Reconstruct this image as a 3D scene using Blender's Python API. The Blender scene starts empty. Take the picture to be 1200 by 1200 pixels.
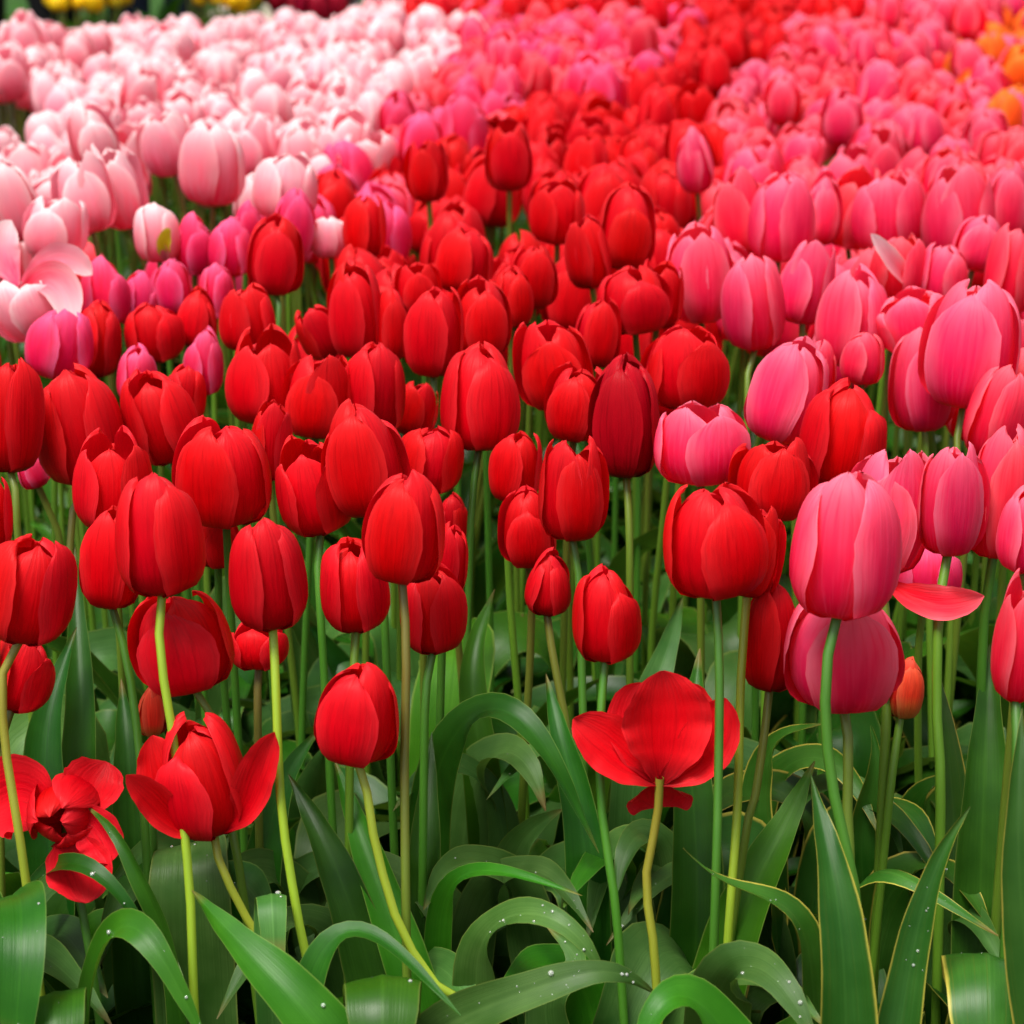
import bpy, math, random
from mathutils import Vector, Matrix

# ------------------------------------------------------------------ camera, sky, sun
S = bpy.context.scene
COL = S.collection
F = 2600.0                       # focal length in photo pixels (photo is 1200 wide)
CAM_Z = 0.88
PITCH = math.radians(17.5)
SP, CP = math.sin(PITCH), math.cos(PITCH)
cam = bpy.data.cameras.new('camera')
cam.sensor_width = 36.0
cam.lens = 36.0 * F / 1200.0
cam.clip_start = 0.05
cam.clip_end = 3000.0
cam.dof.use_dof = True
cam.dof.focus_distance = 1.40
cam.dof.aperture_fstop = 10.5
cob = bpy.data.objects.new('camera', cam)
COL.objects.link(cob)
cob.location = (0, 0, CAM_Z)
cob.rotation_euler = (math.pi / 2 - PITCH, 0, 0)
S.camera = cob

SUN_EL, SUN_AZ = math.radians(68), math.radians(-140)     # azimuth from +Y towards +X: high, behind the camera's left shoulder
world = bpy.data.worlds.new('World')
S.world = world
world.use_nodes = True
wn, wl = world.node_tree.nodes, world.node_tree.links
bg = wn['Background']
sky = wn.new('ShaderNodeTexSky')
sky.sky_type = 'NISHITA'
sky.sun_disc = False
sky.sun_elevation = SUN_EL
sky.sun_rotation = SUN_AZ
sky.air_density = 1.0
sky.dust_density = 4.0
hs = wn.new('ShaderNodeHueSaturation')                  # cloud cover greys the blue
hs.inputs['Saturation'].default_value = 0.12
wl.new(sky.outputs[0], hs.inputs['Color'])
wl.new(hs.outputs[0], bg.inputs['Color'])
bg.inputs['Strength'].default_value = 0.09
sl = bpy.data.lights.new('sun', 'SUN')
sl.energy = 2.5
sl.angle = math.radians(24)
sl.color = (1.0, 0.95, 0.86)
so = bpy.data.objects.new('sun', sl)
COL.objects.link(so)
sdir = Vector((math.sin(SUN_AZ) * math.cos(SUN_EL), math.cos(SUN_AZ) * math.cos(SUN_EL), math.sin(SUN_EL)))
so.rotation_euler = sdir.to_track_quat('Z', 'Y').to_euler()
so.location = (0, 0, 6)
S.view_settings.view_transform = 'Standard'
S.view_settings.look = 'None'
S.view_settings.gamma = 1.0
S.view_settings.exposure = 1.0

R = random.Random(7)
RIGHT, FWD, UP = Vector((1, 0, 0)), Vector((0, CP, -SP)), Vector((0, SP, CP))
CAMP = Vector((0, 0, CAM_Z))


def unproj(u, v, D):
    return CAMP + D * (FWD + RIGHT * ((u - 600) / F) - UP * ((v - 600) / F))


def proj(p):
    d = p - CAMP
    D = d.dot(FWD)
    return 600 + F * d.dot(RIGHT) / D, 600 - F * d.dot(UP) / D, D


def plane_depth(v, z=0.45):
    return (CAM_Z - z) / (SP + (v - 600) / F * CP)


# ------------------------------------------------------------------ materials
def new_mat(name):
    m = bpy.data.materials.new(name)
    m.use_nodes = True
    nt = m.node_tree
    nt.nodes.clear()
    return m, nt.nodes, nt.links


def mth(n, l, op, a, b=None, clamp=False):
    x = n.new('ShaderNodeMath')
    x.operation = op
    x.use_clamp = clamp
    for i, q in enumerate((a, b)):
        if q is None:
            continue
        if isinstance(q, (int, float)):
            x.inputs[i].default_value = q
        else:
            l.new(q, x.inputs[i])
    return x.outputs[0]


def mix(n, l, fac, a, b, mode='MIX'):
    x = n.new('ShaderNodeMix')
    x.data_type = 'RGBA'
    x.blend_type = mode
    for sock, q in ((x.inputs[0], fac), (x.inputs[6], a), (x.inputs[7], b)):
        if isinstance(q, (int, float)):
            sock.default_value = q
        elif isinstance(q, tuple):
            sock.default_value = q + (1.0,)
        else:
            l.new(q, sock)
    return x.outputs[2]


def petal_mat(name, face, edge, base, vein, inner, edge_amt=0.6, base_to=0.35, transl=0.35, var=0.25, rough=0.42, hue=0.004, spec=0.10):
    m, n, l = new_mat(name)
    uv = n.new('ShaderNodeUVMap')
    sep = n.new('ShaderNodeSeparateXYZ')
    l.new(uv.outputs[0], sep.inputs[0])
    u, t = sep.outputs[0], sep.outputs[1]
    oin = n.new('ShaderNodeObjectInfo')
    at = n.new('ShaderNodeAttribute')
    at.attribute_name = 'flower_random'
    rnd = mth(n, l, 'FRACT', mth(n, l, 'ADD', oin.outputs['Random'], at.outputs['Fac']))
    comb = n.new('ShaderNodeCombineXYZ')
    l.new(mth(n, l, 'MULTIPLY', u, 22.0), comb.inputs[0])
    l.new(mth(n, l, 'MULTIPLY', t, 2.2), comb.inputs[1])
    l.new(mth(n, l, 'MULTIPLY', rnd, 37.0), comb.inputs[2])
    nz = n.new('ShaderNodeTexNoise')
    nz.inputs['Scale'].default_value = 1.0
    nz.inputs['Detail'].default_value = 4.0
    l.new(comb.outputs[0], nz.inputs['Vector'])
    comb2 = n.new('ShaderNodeCombineXYZ')
    l.new(mth(n, l, 'MULTIPLY', u, 3.5), comb2.inputs[0])
    l.new(mth(n, l, 'MULTIPLY', t, 2.5), comb2.inputs[1])
    l.new(mth(n, l, 'MULTIPLY', rnd, 91.0), comb2.inputs[2])
    nb = n.new('ShaderNodeTexNoise')
    nb.inputs['Scale'].default_value = 1.3
    nb.inputs['Detail'].default_value = 2.0
    l.new(comb2.outputs[0], nb.inputs['Vector'])
    e = mth(n, l, 'ABSOLUTE', mth(n, l, 'SUBTRACT', mth(n, l, 'MULTIPLY', u, 2.0), 1.0))
    e3 = mth(n, l, 'POWER', e, 2.2)
    tt = mth(n, l, 'POWER', t, 4.0)
    ef = mth(n, l, 'MAXIMUM', e3, tt)
    ef = mth(n, l, 'MULTIPLY', ef, mth(n, l, 'ADD', mth(n, l, 'MULTIPLY', nz.outputs[0], 1.3), -0.05), True)
    ef = mth(n, l, 'MULTIPLY', ef, edge_amt * 1.6, True)
    c = mix(n, l, ef, face, edge)
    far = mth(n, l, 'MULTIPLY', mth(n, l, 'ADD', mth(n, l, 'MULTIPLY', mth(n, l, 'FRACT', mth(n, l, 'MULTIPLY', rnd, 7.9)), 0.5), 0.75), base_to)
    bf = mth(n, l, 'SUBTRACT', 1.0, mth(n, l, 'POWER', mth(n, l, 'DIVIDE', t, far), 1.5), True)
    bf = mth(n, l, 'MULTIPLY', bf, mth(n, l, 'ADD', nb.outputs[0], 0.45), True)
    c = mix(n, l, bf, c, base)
    vf = mth(n, l, 'MULTIPLY', mth(n, l, 'SUBTRACT', nz.outputs[0], 0.48, True), 2.6, True)
    c = mix(n, l, vf, c, vein)
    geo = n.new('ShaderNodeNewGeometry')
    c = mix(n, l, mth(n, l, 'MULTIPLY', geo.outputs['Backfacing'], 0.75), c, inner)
    h = n.new('ShaderNodeHueSaturation')
    l.new(c, h.inputs['Color'])
    rv = mth(n, l, 'MULTIPLY', mth(n, l, 'SUBTRACT', rnd, 0.5), hue * 2)
    l.new(mth(n, l, 'ADD', rv, 0.5), h.inputs['Hue'])
    rr = mth(n, l, 'FRACT', mth(n, l, 'MULTIPLY', rnd, 17.3))
    vv = mth(n, l, 'ADD', mth(n, l, 'MULTIPLY', mth(n, l, 'SUBTRACT', rr, 0.5), var), 1.0)
    vv = mth(n, l, 'MULTIPLY', vv, mth(n, l, 'ADD', mth(n, l, 'MULTIPLY', nb.outputs[0], 0.35), 0.83))
    l.new(vv, h.inputs['Value'])
    bs = n.new('ShaderNodeBsdfPrincipled')
    l.new(h.outputs[0], bs.inputs['Base Color'])
    bs.inputs['Roughness'].default_value = rough
    bs.inputs['Specular IOR Level'].default_value = spec
    bs.inputs['Sheen Weight'].default_value = 0.0
    bs.inputs['Sheen Roughness'].default_value = 0.4
    bs.inputs['Sheen Tint'].default_value = edge + (1,)
    bp = n.new('ShaderNodeBump')
    bp.inputs['Strength'].default_value = 0.26
    bp.inputs['Distance'].default_value = 0.0025
    l.new(mth(n, l, 'ADD', nz.outputs[0], nb.outputs[0]), bp.inputs['Height'])
    l.new(bp.outputs[0], bs.inputs['Normal'])
    tr = n.new('ShaderNodeBsdfTranslucent')
    l.new(h.outputs[0], tr.inputs['Color'])
    mx = n.new('ShaderNodeMixShader')
    mx.inputs[0].default_value = transl
    l.new(bs.outputs[0], mx.inputs[1])
    l.new(tr.outputs[0], mx.inputs[2])
    o = n.new('ShaderNodeOutputMaterial')
    l.new(mx.outputs[0], o.inputs[0])
    return m


PM = {
    'red': petal_mat('red_petal', (0.70, 0.0002, 0.006), (0.86, 0.035, 0.045), (0.15, 0.0002, 0.002), (0.44, 0.0002, 0.004), (0.58, 0.0002, 0.003), 0.6, 0.30, 0.34, hue=0.0012),  # lighter edge colour paints in the highlights along rims and tips
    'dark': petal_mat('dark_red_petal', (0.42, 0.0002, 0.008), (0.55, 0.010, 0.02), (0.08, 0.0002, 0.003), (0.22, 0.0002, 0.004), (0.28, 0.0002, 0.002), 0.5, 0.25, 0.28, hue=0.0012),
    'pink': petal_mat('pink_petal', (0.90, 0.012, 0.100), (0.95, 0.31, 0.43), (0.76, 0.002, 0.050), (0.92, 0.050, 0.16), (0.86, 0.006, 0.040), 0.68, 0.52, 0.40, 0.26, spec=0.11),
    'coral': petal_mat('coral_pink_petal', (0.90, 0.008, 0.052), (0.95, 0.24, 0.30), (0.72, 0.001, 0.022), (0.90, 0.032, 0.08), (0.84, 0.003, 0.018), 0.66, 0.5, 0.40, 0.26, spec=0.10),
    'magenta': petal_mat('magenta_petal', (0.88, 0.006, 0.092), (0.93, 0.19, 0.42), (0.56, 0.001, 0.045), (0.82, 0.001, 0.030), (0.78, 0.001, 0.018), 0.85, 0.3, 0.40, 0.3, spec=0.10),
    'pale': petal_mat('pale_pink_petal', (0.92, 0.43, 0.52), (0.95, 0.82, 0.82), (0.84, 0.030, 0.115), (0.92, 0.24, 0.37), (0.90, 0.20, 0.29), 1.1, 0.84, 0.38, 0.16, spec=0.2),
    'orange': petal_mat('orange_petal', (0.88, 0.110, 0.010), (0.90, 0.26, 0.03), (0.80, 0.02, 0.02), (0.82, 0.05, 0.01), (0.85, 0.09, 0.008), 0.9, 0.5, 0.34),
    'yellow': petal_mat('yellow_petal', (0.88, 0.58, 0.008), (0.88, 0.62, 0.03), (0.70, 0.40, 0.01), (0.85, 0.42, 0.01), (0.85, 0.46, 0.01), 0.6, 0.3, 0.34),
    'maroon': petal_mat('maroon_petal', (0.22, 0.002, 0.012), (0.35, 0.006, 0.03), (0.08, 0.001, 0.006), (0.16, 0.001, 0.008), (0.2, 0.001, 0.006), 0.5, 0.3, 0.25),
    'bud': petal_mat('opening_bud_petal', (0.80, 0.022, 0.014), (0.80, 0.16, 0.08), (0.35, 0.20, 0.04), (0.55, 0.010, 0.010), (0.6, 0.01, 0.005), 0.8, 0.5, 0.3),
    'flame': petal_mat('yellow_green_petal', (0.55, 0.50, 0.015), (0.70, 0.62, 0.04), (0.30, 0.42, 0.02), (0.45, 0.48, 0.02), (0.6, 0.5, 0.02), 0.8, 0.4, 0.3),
}


def leaf_mat(name, dark, light, margin=None, transl=0.22, rough=0.36):
    m, n, l = new_mat(name)
    uv = n.new('ShaderNodeUVMap')
    sep = n.new('ShaderNodeSeparateXYZ')
    l.new(uv.outputs[0], sep.inputs[0])
    u, t = sep.outputs[0], sep.outputs[1]
    oi = n.new('ShaderNodeObjectInfo')
    comb = n.new('ShaderNodeCombineXYZ')
    l.new(mth(n, l, 'MULTIPLY', u, 58.0), comb.inputs[0])
    l.new(mth(n, l, 'MULTIPLY', t, 1.6), comb.inputs[1])
    l.new(mth(n, l, 'MULTIPLY', oi.outputs['Random'], 53.0), comb.inputs[2])
    nz = n.new('ShaderNodeTexNoise')
    nz.inputs['Scale'].default_value = 1.0
    nz.inputs['Detail'].default_value = 3.0
    l.new(comb.outputs[0], nz.inputs['Vector'])
    tc = n.new('ShaderNodeTexCoord')
    nb = n.new('ShaderNodeTexNoise')
    nb.inputs['Scale'].default_value = 26.0
    nb.inputs['Detail'].default_value = 3.0
    l.new(tc.outputs['Object'], nb.inputs['Vector'])
    k = mth(n, l, 'MULTIPLY', mth(n, l, 'SUBTRACT', nb.outputs[0], 0.32), 2.2, True)
    c = mix(n, l, k, dark, light)
    c = mix(n, l, mth(n, l, 'MULTIPLY', mth(n, l, 'SUBTRACT', nz.outputs[0], 0.35, True), 2.0, True), c, dark)
    tipf = mth(n, l, 'MULTIPLY', mth(n, l, 'SUBTRACT', mth(n, l, 'ADD', t, mth(n, l, 'MULTIPLY', nb.outputs[0], 0.08)), 0.998), 24.0, True)
    c = mix(n, l, mth(n, l, 'MULTIPLY', tipf, mth(n, l, 'FRACT', mth(n, l, 'MULTIPLY', oi.outputs['Random'], 5.7))), c, (0.20, 0.13, 0.04))
    e = mth(n, l, 'ABSOLUTE', mth(n, l, 'SUBTRACT', mth(n, l, 'MULTIPLY', u, 2.0), 1.0))
    mid = mth(n, l, 'SUBTRACT', 1.0, mth(n, l, 'MULTIPLY', e, 14.0), True)
    c = mix(n, l, mth(n, l, 'MULTIPLY', mid, 0.35), c, light)
    if margin:
        w = mth(n, l, 'ADD', e, mth(n, l, 'MULTIPLY', mth(n, l, 'SUBTRACT', nb.outputs[0], 0.5), 0.16))
        ef = mth(n, l, 'MULTIPLY', mth(n, l, 'SUBTRACT', w, 0.90), 14.0, True)
        c = mix(n, l, ef, c, margin)
        ys = mth(n, l, 'MULTIPLY', mth(n, l, 'SUBTRACT', nz.outputs[0], 0.60), 3.0, True)
        c = mix(n, l, mth(n, l, 'MULTIPLY', ys, 0.35), c, margin)
    else:
        ef = mth(n, l, 'MULTIPLY', mth(n, l, 'SUBTRACT', e, 0.94), 16.0, True)
        c = mix(n, l, mth(n, l, 'MULTIPLY', ef, 0.5), c, (0.22, 0.30, 0.06))
    h = n.new('ShaderNodeHueSaturation')
    l.new(c, h.inputs['Color'])
    l.new(mth(n, l, 'ADD', mth(n, l, 'MULTIPLY', oi.outputs['Random'], 0.024), 0.482), h.inputs['Hue'])
    rr = mth(n, l, 'FRACT', mth(n, l, 'MULTIPLY', oi.outputs['Random'], 23.7))
    l.new(mth(n, l, 'ADD', mth(n, l, 'MULTIPLY', rr, 0.7), 0.65), h.inputs['Value'])
    bs = n.new('ShaderNodeBsdfPrincipled')
    l.new(h.outputs[0], bs.inputs['Base Color'])
    l.new(mth(n, l, 'ADD', mth(n, l, 'MULTIPLY', nb.outputs[0], 0.22), rough - 0.1), bs.inputs['Roughness'])
    bs.inputs['Specular IOR Level'].default_value = 0.24
    bp = n.new('ShaderNodeBump')
    bp.inputs['Strength'].default_value = 0.18
    bp.inputs['Distance'].default_value = 0.0012
    l.new(nz.outputs[0], bp.inputs['Height'])
    l.new(bp.outputs[0], bs.inputs['Normal'])
    tr = n.new('ShaderNodeBsdfTranslucent')
    l.new(mix(n, l, 0.5, h.outputs[0], (0.16, 0.30, 0.02)), tr.inputs['Color'])
    mx = n.new('ShaderNodeMixShader')
    mx.inputs[0].default_value = transl
    l.new(bs.outputs[0], mx.inputs[1])
    l.new(tr.outputs[0], mx.inputs[2])
    o = n.new('ShaderNodeOutputMaterial')
    l.new(mx.outputs[0], o.inputs[0])
    return m


LEAF = leaf_mat('tulip_leaf', (0.006, 0.056, 0.003), (0.026, 0.130, 0.009))
LEAF_B = leaf_mat('bright_tulip_leaf', (0.015, 0.105, 0.003), (0.042, 0.190, 0.009), None, 0.28)
LEAF_G = leaf_mat('grey_green_tulip_leaf', (0.022, 0.092, 0.012), (0.085, 0.205, 0.045), None, 0.2, 0.42)
LEAF_Y = leaf_mat('yellow_edged_tulip_leaf', (0.010, 0.070, 0.004), (0.040, 0.140, 0.017), (0.38, 0.34, 0.05))


def stem_mat(name, top, bottom):
    m, n, l = new_mat(name)
    uv = n.new('ShaderNodeUVMap')
    sep = n.new('ShaderNodeSeparateXYZ')
    l.new(uv.outputs[0], sep.inputs[0])
    oi = n.new('ShaderNodeObjectInfo')
    f = mth(n, l, 'SUBTRACT', 1.0, mth(n, l, 'MULTIPLY', sep.outputs[1], 1.5), True)
    f = mth(n, l, 'MULTIPLY', f, mth(n, l, 'MULTIPLY', oi.outputs['Random'], 1.3), True)
    tc = n.new('ShaderNodeTexCoord')
    nb = n.new('ShaderNodeTexNoise')
    nb.inputs['Scale'].default_value = 40.0
    l.new(tc.outputs['Object'], nb.inputs['Vector'])
    c = mix(n, l, f, bottom, top)
    c = mix(n, l, mth(n, l, 'MULTIPLY', nb.outputs[0], 0.4), c, (0.10, 0.22, 0.02))
    bs = n.new('ShaderNodeBsdfPrincipled')
    l.new(c, bs.inputs['Base Color'])
    bs.inputs['Roughness'].default_value = 0.42
    bs.inputs['Subsurface Weight'].default_value = 0.15
    bs.inputs['Subsurface Radius'].default_value = (0.002, 0.004, 0.001)
    o = n.new('ShaderNodeOutputMaterial')
    l.new(bs.outputs[0], o.inputs[0])
    return m


STEM = stem_mat('tulip_stem', (0.14, 0.085, 0.016), (0.10, 0.23, 0.012))
STEM_Y = stem_mat('yellow_green_stem', (0.26, 0.20, 0.02), (0.30, 0.46, 0.022))
STEM_D = stem_mat('dark_green_stem', (0.03, 0.12, 0.01), (0.045, 0.19, 0.012))


def plain_mat(name, c1, c2, scale=8.0, rough=0.8, bump=0.3):
    m, n, l = new_mat(name)
    tc = n.new('ShaderNodeTexCoord')
    nz = n.new('ShaderNodeTexNoise')
    nz.inputs['Scale'].default_value = scale
    nz.inputs['Detail'].default_value = 8.0
    l.new(tc.outputs['Object'], nz.inputs['Vector'])
    k = mth(n, l, 'MULTIPLY', mth(n, l, 'SUBTRACT', nz.outputs[0], 0.3), 2.2, True)
    bs = n.new('ShaderNodeBsdfPrincipled')
    l.new(mix(n, l, k, c1, c2), bs.inputs['Base Color'])
    bs.inputs['Roughness'].default_value = rough
    bs.inputs['Specular IOR Level'].default_value = 0.15
    bp = n.new('ShaderNodeBump')
    bp.inputs['Strength'].default_value = bump
    l.new(nz.outputs[0], bp.inputs['Height'])
    l.new(bp.outputs[0], bs.inputs['Normal'])
    o = n.new('ShaderNodeOutputMaterial')
    l.new(bs.outputs[0], o.inputs[0])
    return m


SOIL = plain_mat('damp_soil', (0.012, 0.008, 0.005), (0.045, 0.030, 0.018), 30.0, 0.9, 0.9)
PAVE = plain_mat('pale_paving', (0.26, 0.22, 0.17), (0.40, 0.35, 0.28), 5.0, 0.8, 0.2)
DENIM = plain_mat('navy_denim', (0.006, 0.010, 0.022), (0.016, 0.024, 0.050), 60.0, 0.85, 0.3)
BLACKC = plain_mat('black_cloth', (0.005, 0.005, 0.006), (0.014, 0.014, 0.016), 60.0, 0.8, 0.3)
GREYC = plain_mat('grey_cloth', (0.05, 0.055, 0.06), (0.11, 0.115, 0.12), 60.0, 0.85, 0.3)
SOLE = plain_mat('pale_shoe', (0.30, 0.29, 0.27), (0.50, 0.48, 0.45), 20.0, 0.7, 0.1)
SKIN = plain_mat('skin', (0.45, 0.26, 0.18), (0.55, 0.33, 0.24), 12.0, 0.55, 0.05)
HAIR = plain_mat('dark_hair', (0.012, 0.008, 0.006), (0.04, 0.025, 0.015), 90.0, 0.5, 0.5)

DROP, dn, dl = new_mat('water_drop')
_b = dn.new('ShaderNodeBsdfPrincipled')
_b.inputs['Base Color'].default_value = (0.95, 0.98, 0.95, 1)
_b.inputs['Roughness'].default_value = 0.03
_b.inputs['IOR'].default_value = 1.33
_b.inputs['Transmission Weight'].default_value = 0.75
_o = dn.new('ShaderNodeOutputMaterial')
dl.new(_b.outputs[0], _o.inputs[0])


# ------------------------------------------------------------------ mesh helpers
class MB:
    def __init__(self):
        self.v, self.f, self.uv, self.mi = [], [], [], []

    def grid(self, rows, uvs, mat=0, flip=False):
        b = len(self.v)
        nr, nc = len(rows), len(rows[0])
        for r in rows:
            self.v.extend(r)
        for i in range(nr - 1):
            for j in range(nc - 1):
                a = [b + i * nc + j, b + i * nc + j + 1, b + (i + 1) * nc + j + 1, b + (i + 1) * nc + j]
                q = [uvs[i][j], uvs[i][j + 1], uvs[i + 1][j + 1], uvs[i + 1][j]]
                if flip:
                    a.reverse()
                    q.reverse()
                self.f.append(a)
                self.uv.extend(q)
                self.mi.append(mat)

    def mesh(self, name, mats):
        me = bpy.data.meshes.new(name)
        me.from_pydata([tuple(p) for p in self.v], [], self.f)
        ul = me.uv_layers.new(name='UVMap')
        ul.data.foreach_set('uv', [c for q in self.uv for c in q])
        for m in mats:
            me.materials.append(m)
        me.polygons.foreach_set('material_index', self.mi)
        me.polygons.foreach_set('use_smooth', [True] * len(self.f))
        me.update()
        return me


def link(name, me, parent=None, mw=None):
    o = bpy.data.objects.new(name, me)
    COL.objects.link(o)
    if parent is not None:
        o.parent = parent
    if mw is not None:
        o.matrix_local = mw
    return o


def root_at(name, loc, label, cat, group=None):
    o = bpy.data.objects.new(name, None)
    o.empty_display_size = 0.02
    o.location = loc
    COL.objects.link(o)
    o['label'] = label
    o['category'] = cat
    if group:
        o['group'] = group
    return o


def lerp_tab(tab, t):
    for (a, x), (b, y) in zip(tab, tab[1:]):
        if t <= b:
            k = (t - a) / (b - a)
            k2 = k * k * (3 - 2 * k) * 0.5 + k * 0.5
            return x + (y - x) * k2
    return tab[-1][1]


def spline(pts, n):
    """centripetal-ish Catmull-Rom through Vectors, n samples, even in arc length"""
    P = [pts[0] * 2 - pts[1]] + list(pts) + [pts[-1] * 2 - pts[-2]]
    dense = []
    for i in range(1, len(P) - 2):
        for k in range(16):
            t = k / 16
            a, b, c, d = P[i - 1], P[i], P[i + 1], P[i + 2]
            dense.append(0.5 * ((2 * b) + (c - a) * t + (2 * a - 5 * b + 4 * c - d) * t * t + (3 * b - a - 3 * c + d) * t ** 3))
    dense.append(P[-2].copy())
    L = [0.0]
    for a, b in zip(dense, dense[1:]):
        L.append(L[-1] + (b - a).length)
    out, j = [], 0
    for i in range(n):
        s = L[-1] * i / (n - 1)
        while j < len(L) - 2 and L[j + 1] < s:
            j += 1
        k = (s - L[j]) / max(1e-9, L[j + 1] - L[j])
        out.append(dense[j].lerp(dense[j + 1], min(1, max(0, k))))
    return out


def tube(mb, pts, r0, r1, nseg=8, n=14, mat=0):
    P = spline(pts, n)
    rows, uvs = [], []
    ref = Vector((0, 1, 0.1)).normalized()
    for i, p in enumerate(P):
        T = (P[min(i + 1, n - 1)] - P[max(i - 1, 0)]).normalized()
        A = T.cross(ref).normalized()
        B = T.cross(A)
        r = r0 + (r1 - r0) * i / (n - 1)
        rows.append([p + (A * math.cos(2 * math.pi * k / nseg) + B * math.sin(2 * math.pi * k / nseg)) * r for k in range(nseg + 1)])
        uvs.append([(k / nseg, i / (n - 1)) for k in range(nseg + 1)])
    mb.grid(rows, uvs, mat)


LEAF_W = [(0, .42), (.12, .70), (.30, .96), (.45, 1.0), (.62, .90), (.78, .66), (.90, .36), (.97, .13), (1, .015)]
LEAF_FLAT = [(0, .55), (.15, .85), (.4, 1.0), (.75, 1.0), (.9, .9), (.97, .72), (1, .5)]
PETAL_W = [(0, .16), (.12, .44), (.32, .82), (.52, 1.0), (.68, .96), (.82, .76), (.91, .53), (.965, .31), (1, .05)]


def ribbon(mb, pts, width, nhint, prof=LEAF_W, depth=0.25, n=26, m=9, wave=0.04, rng=None, mat=0, twist=0.0, drops=None, ndrop=0, thick=0.0):
    """a leaf blade or a petal along a path: cross-section channelled by depth, wavy margin"""
    rng = rng or R
    P = spline(pts, n)
    for _ in range(n // 3 if len(pts) > 4 else 2):
        P = [P[0]] + [P[i] * .5 + (P[i - 1] + P[i + 1]) * .25 for i in range(1, n - 1)] + [P[-1]]
    prevS = None
    rows, uvs, back = [], [], []
    ph1, ph2 = rng.uniform(0, 6.3), rng.uniform(0, 6.3)
    kk = rng.uniform(6, 10)
    nh = Vector(nhint).normalized()
    for i, p in enumerate(P):
        t = i / (n - 1)
        T = (P[min(i + 1, n - 1)] - P[max(i - 1, 0)]).normalized()
        Sx = T.cross(nh)
        if prevS is not None and Sx.dot(prevS) < 0:
            Sx = -Sx
        if prevS is not None:
            kq = min(1.0, Sx.length * 1.5)
            Sx = (Sx.normalized() * kq + prevS * (1.3 - kq)) if Sx.length > 1e-4 else prevS.copy()
            Sx = (Sx - T * Sx.dot(T))
        Sx.normalize()
        prevS = Sx.copy()
        if twist:
            Sx = Matrix.Rotation(twist * t, 3, T) @ Sx
        N = Sx.cross(T).normalized()
        w = width * 0.5 * lerp_tab(prof, t)
        row = []
        for j in range(m):
            s = -1 + 2 * j / (m - 1)
            wv = wave * width * (math.sin(kk * t * 2 + ph1 + (0 if s < 0 else ph2)) + 0.5 * math.sin(kk * 4.3 * t + ph2)) * abs(s) ** 3 * min(1, t * 3)
            cz = depth * w * (s * s - 0.33) - 0.05 * w * math.exp(-(s / 0.13) ** 2)
            row.append(p + Sx * (s * w * (1 - 0.12 * depth * abs(s))) + N * (cz + wv))
        rows.append(row)
        uvs.append([(j / (m - 1), t) for j in range(m)])
    mb.grid(rows, uvs, mat)
    if thick:
        pass
    if drops is not None:
        for _ in range(ndrop):
            i = rng.randrange(int(n * .25), n - 2)
            j = rng.randrange(1, m - 2)
            a, b = rng.random(), rng.random()
            p = rows[i][j].lerp(rows[i][j + 1], a).lerp(rows[i + 1][j].lerp(rows[i + 1][j + 1], a), b)
            nn = (rows[i][j + 1] - rows[i][j]).cross(rows[i + 1][j] - rows[i][j]).normalized()
            if nn.z < 0:
                nn = -nn
            if nn.z < 0.25:
                continue
            r = 0.0003 + 0.0015 * rng.random() ** 5
            ball(drops, p + nn * r * 0.35, r, nn)
    return rows


def ball(mb, c, r, nn, nu=8, nv=5, mat=0):
    q = nn.to_track_quat('Z', 'Y')
    rows, uvs = [], []
    for i in range(nv + 1):
        a = math.pi * i / nv
        rows.append([c + q @ Vector((r * math.sin(a) * math.cos(2 * math.pi * j / nu), r * math.sin(a) * math.sin(2 * math.pi * j / nu), r * 0.75 * math.cos(a))) for j in range(nu + 1)])
        uvs.append([(j / nu, i / nv) for j in range(nu + 1)])
    mb.grid(rows, uvs, mat)


# ------------------------------------------------------------------ flower heads in unit space: radius 1, height 1, base at origin
PROFILE = {
    'egg': [(0, (.07, 0)), (.08, (.42, .012)), (.2, (.80, .09)), (.34, (.965, .24)), (.48, (1.0, .42)), (.62, (.955, .60)), (.76, (.87, .77)), (.88, (.71, .90)), (.96, (.48, .98)), (1, (.30, 1.0))],
    'cup': [(0, (.07, 0)), (.08, (.42, .012)), (.2, (.80, .09)), (.34, (.965, .24)), (.48, (1.0, .42)), (.62, (.975, .60)), (.76, (.89, .77)), (.88, (.74, .90)), (.96, (.55, .975)), (1, (.38, 1.0))],
    'bud': [(0, (.07, 0)), (.08, (.45, .015)), (.2, (.84, .11)), (.34, (.99, .27)), (.48, (.98, .44)), (.62, (.90, .62)), (.76, (.75, .785)), (.88, (.53, .91)), (.96, (.29, .98)), (1, (.10, 1.0))],
}


def prof_at(tab, t):
    for (a, x), (b, y) in zip(tab, tab[1:]):
        if t <= b:
            k = (t - a) / (b - a)
            return x[0] + (y[0] - x[0]) * k, x[1] + (y[1] - x[1]) * k
    return tab[-1][1]


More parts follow.
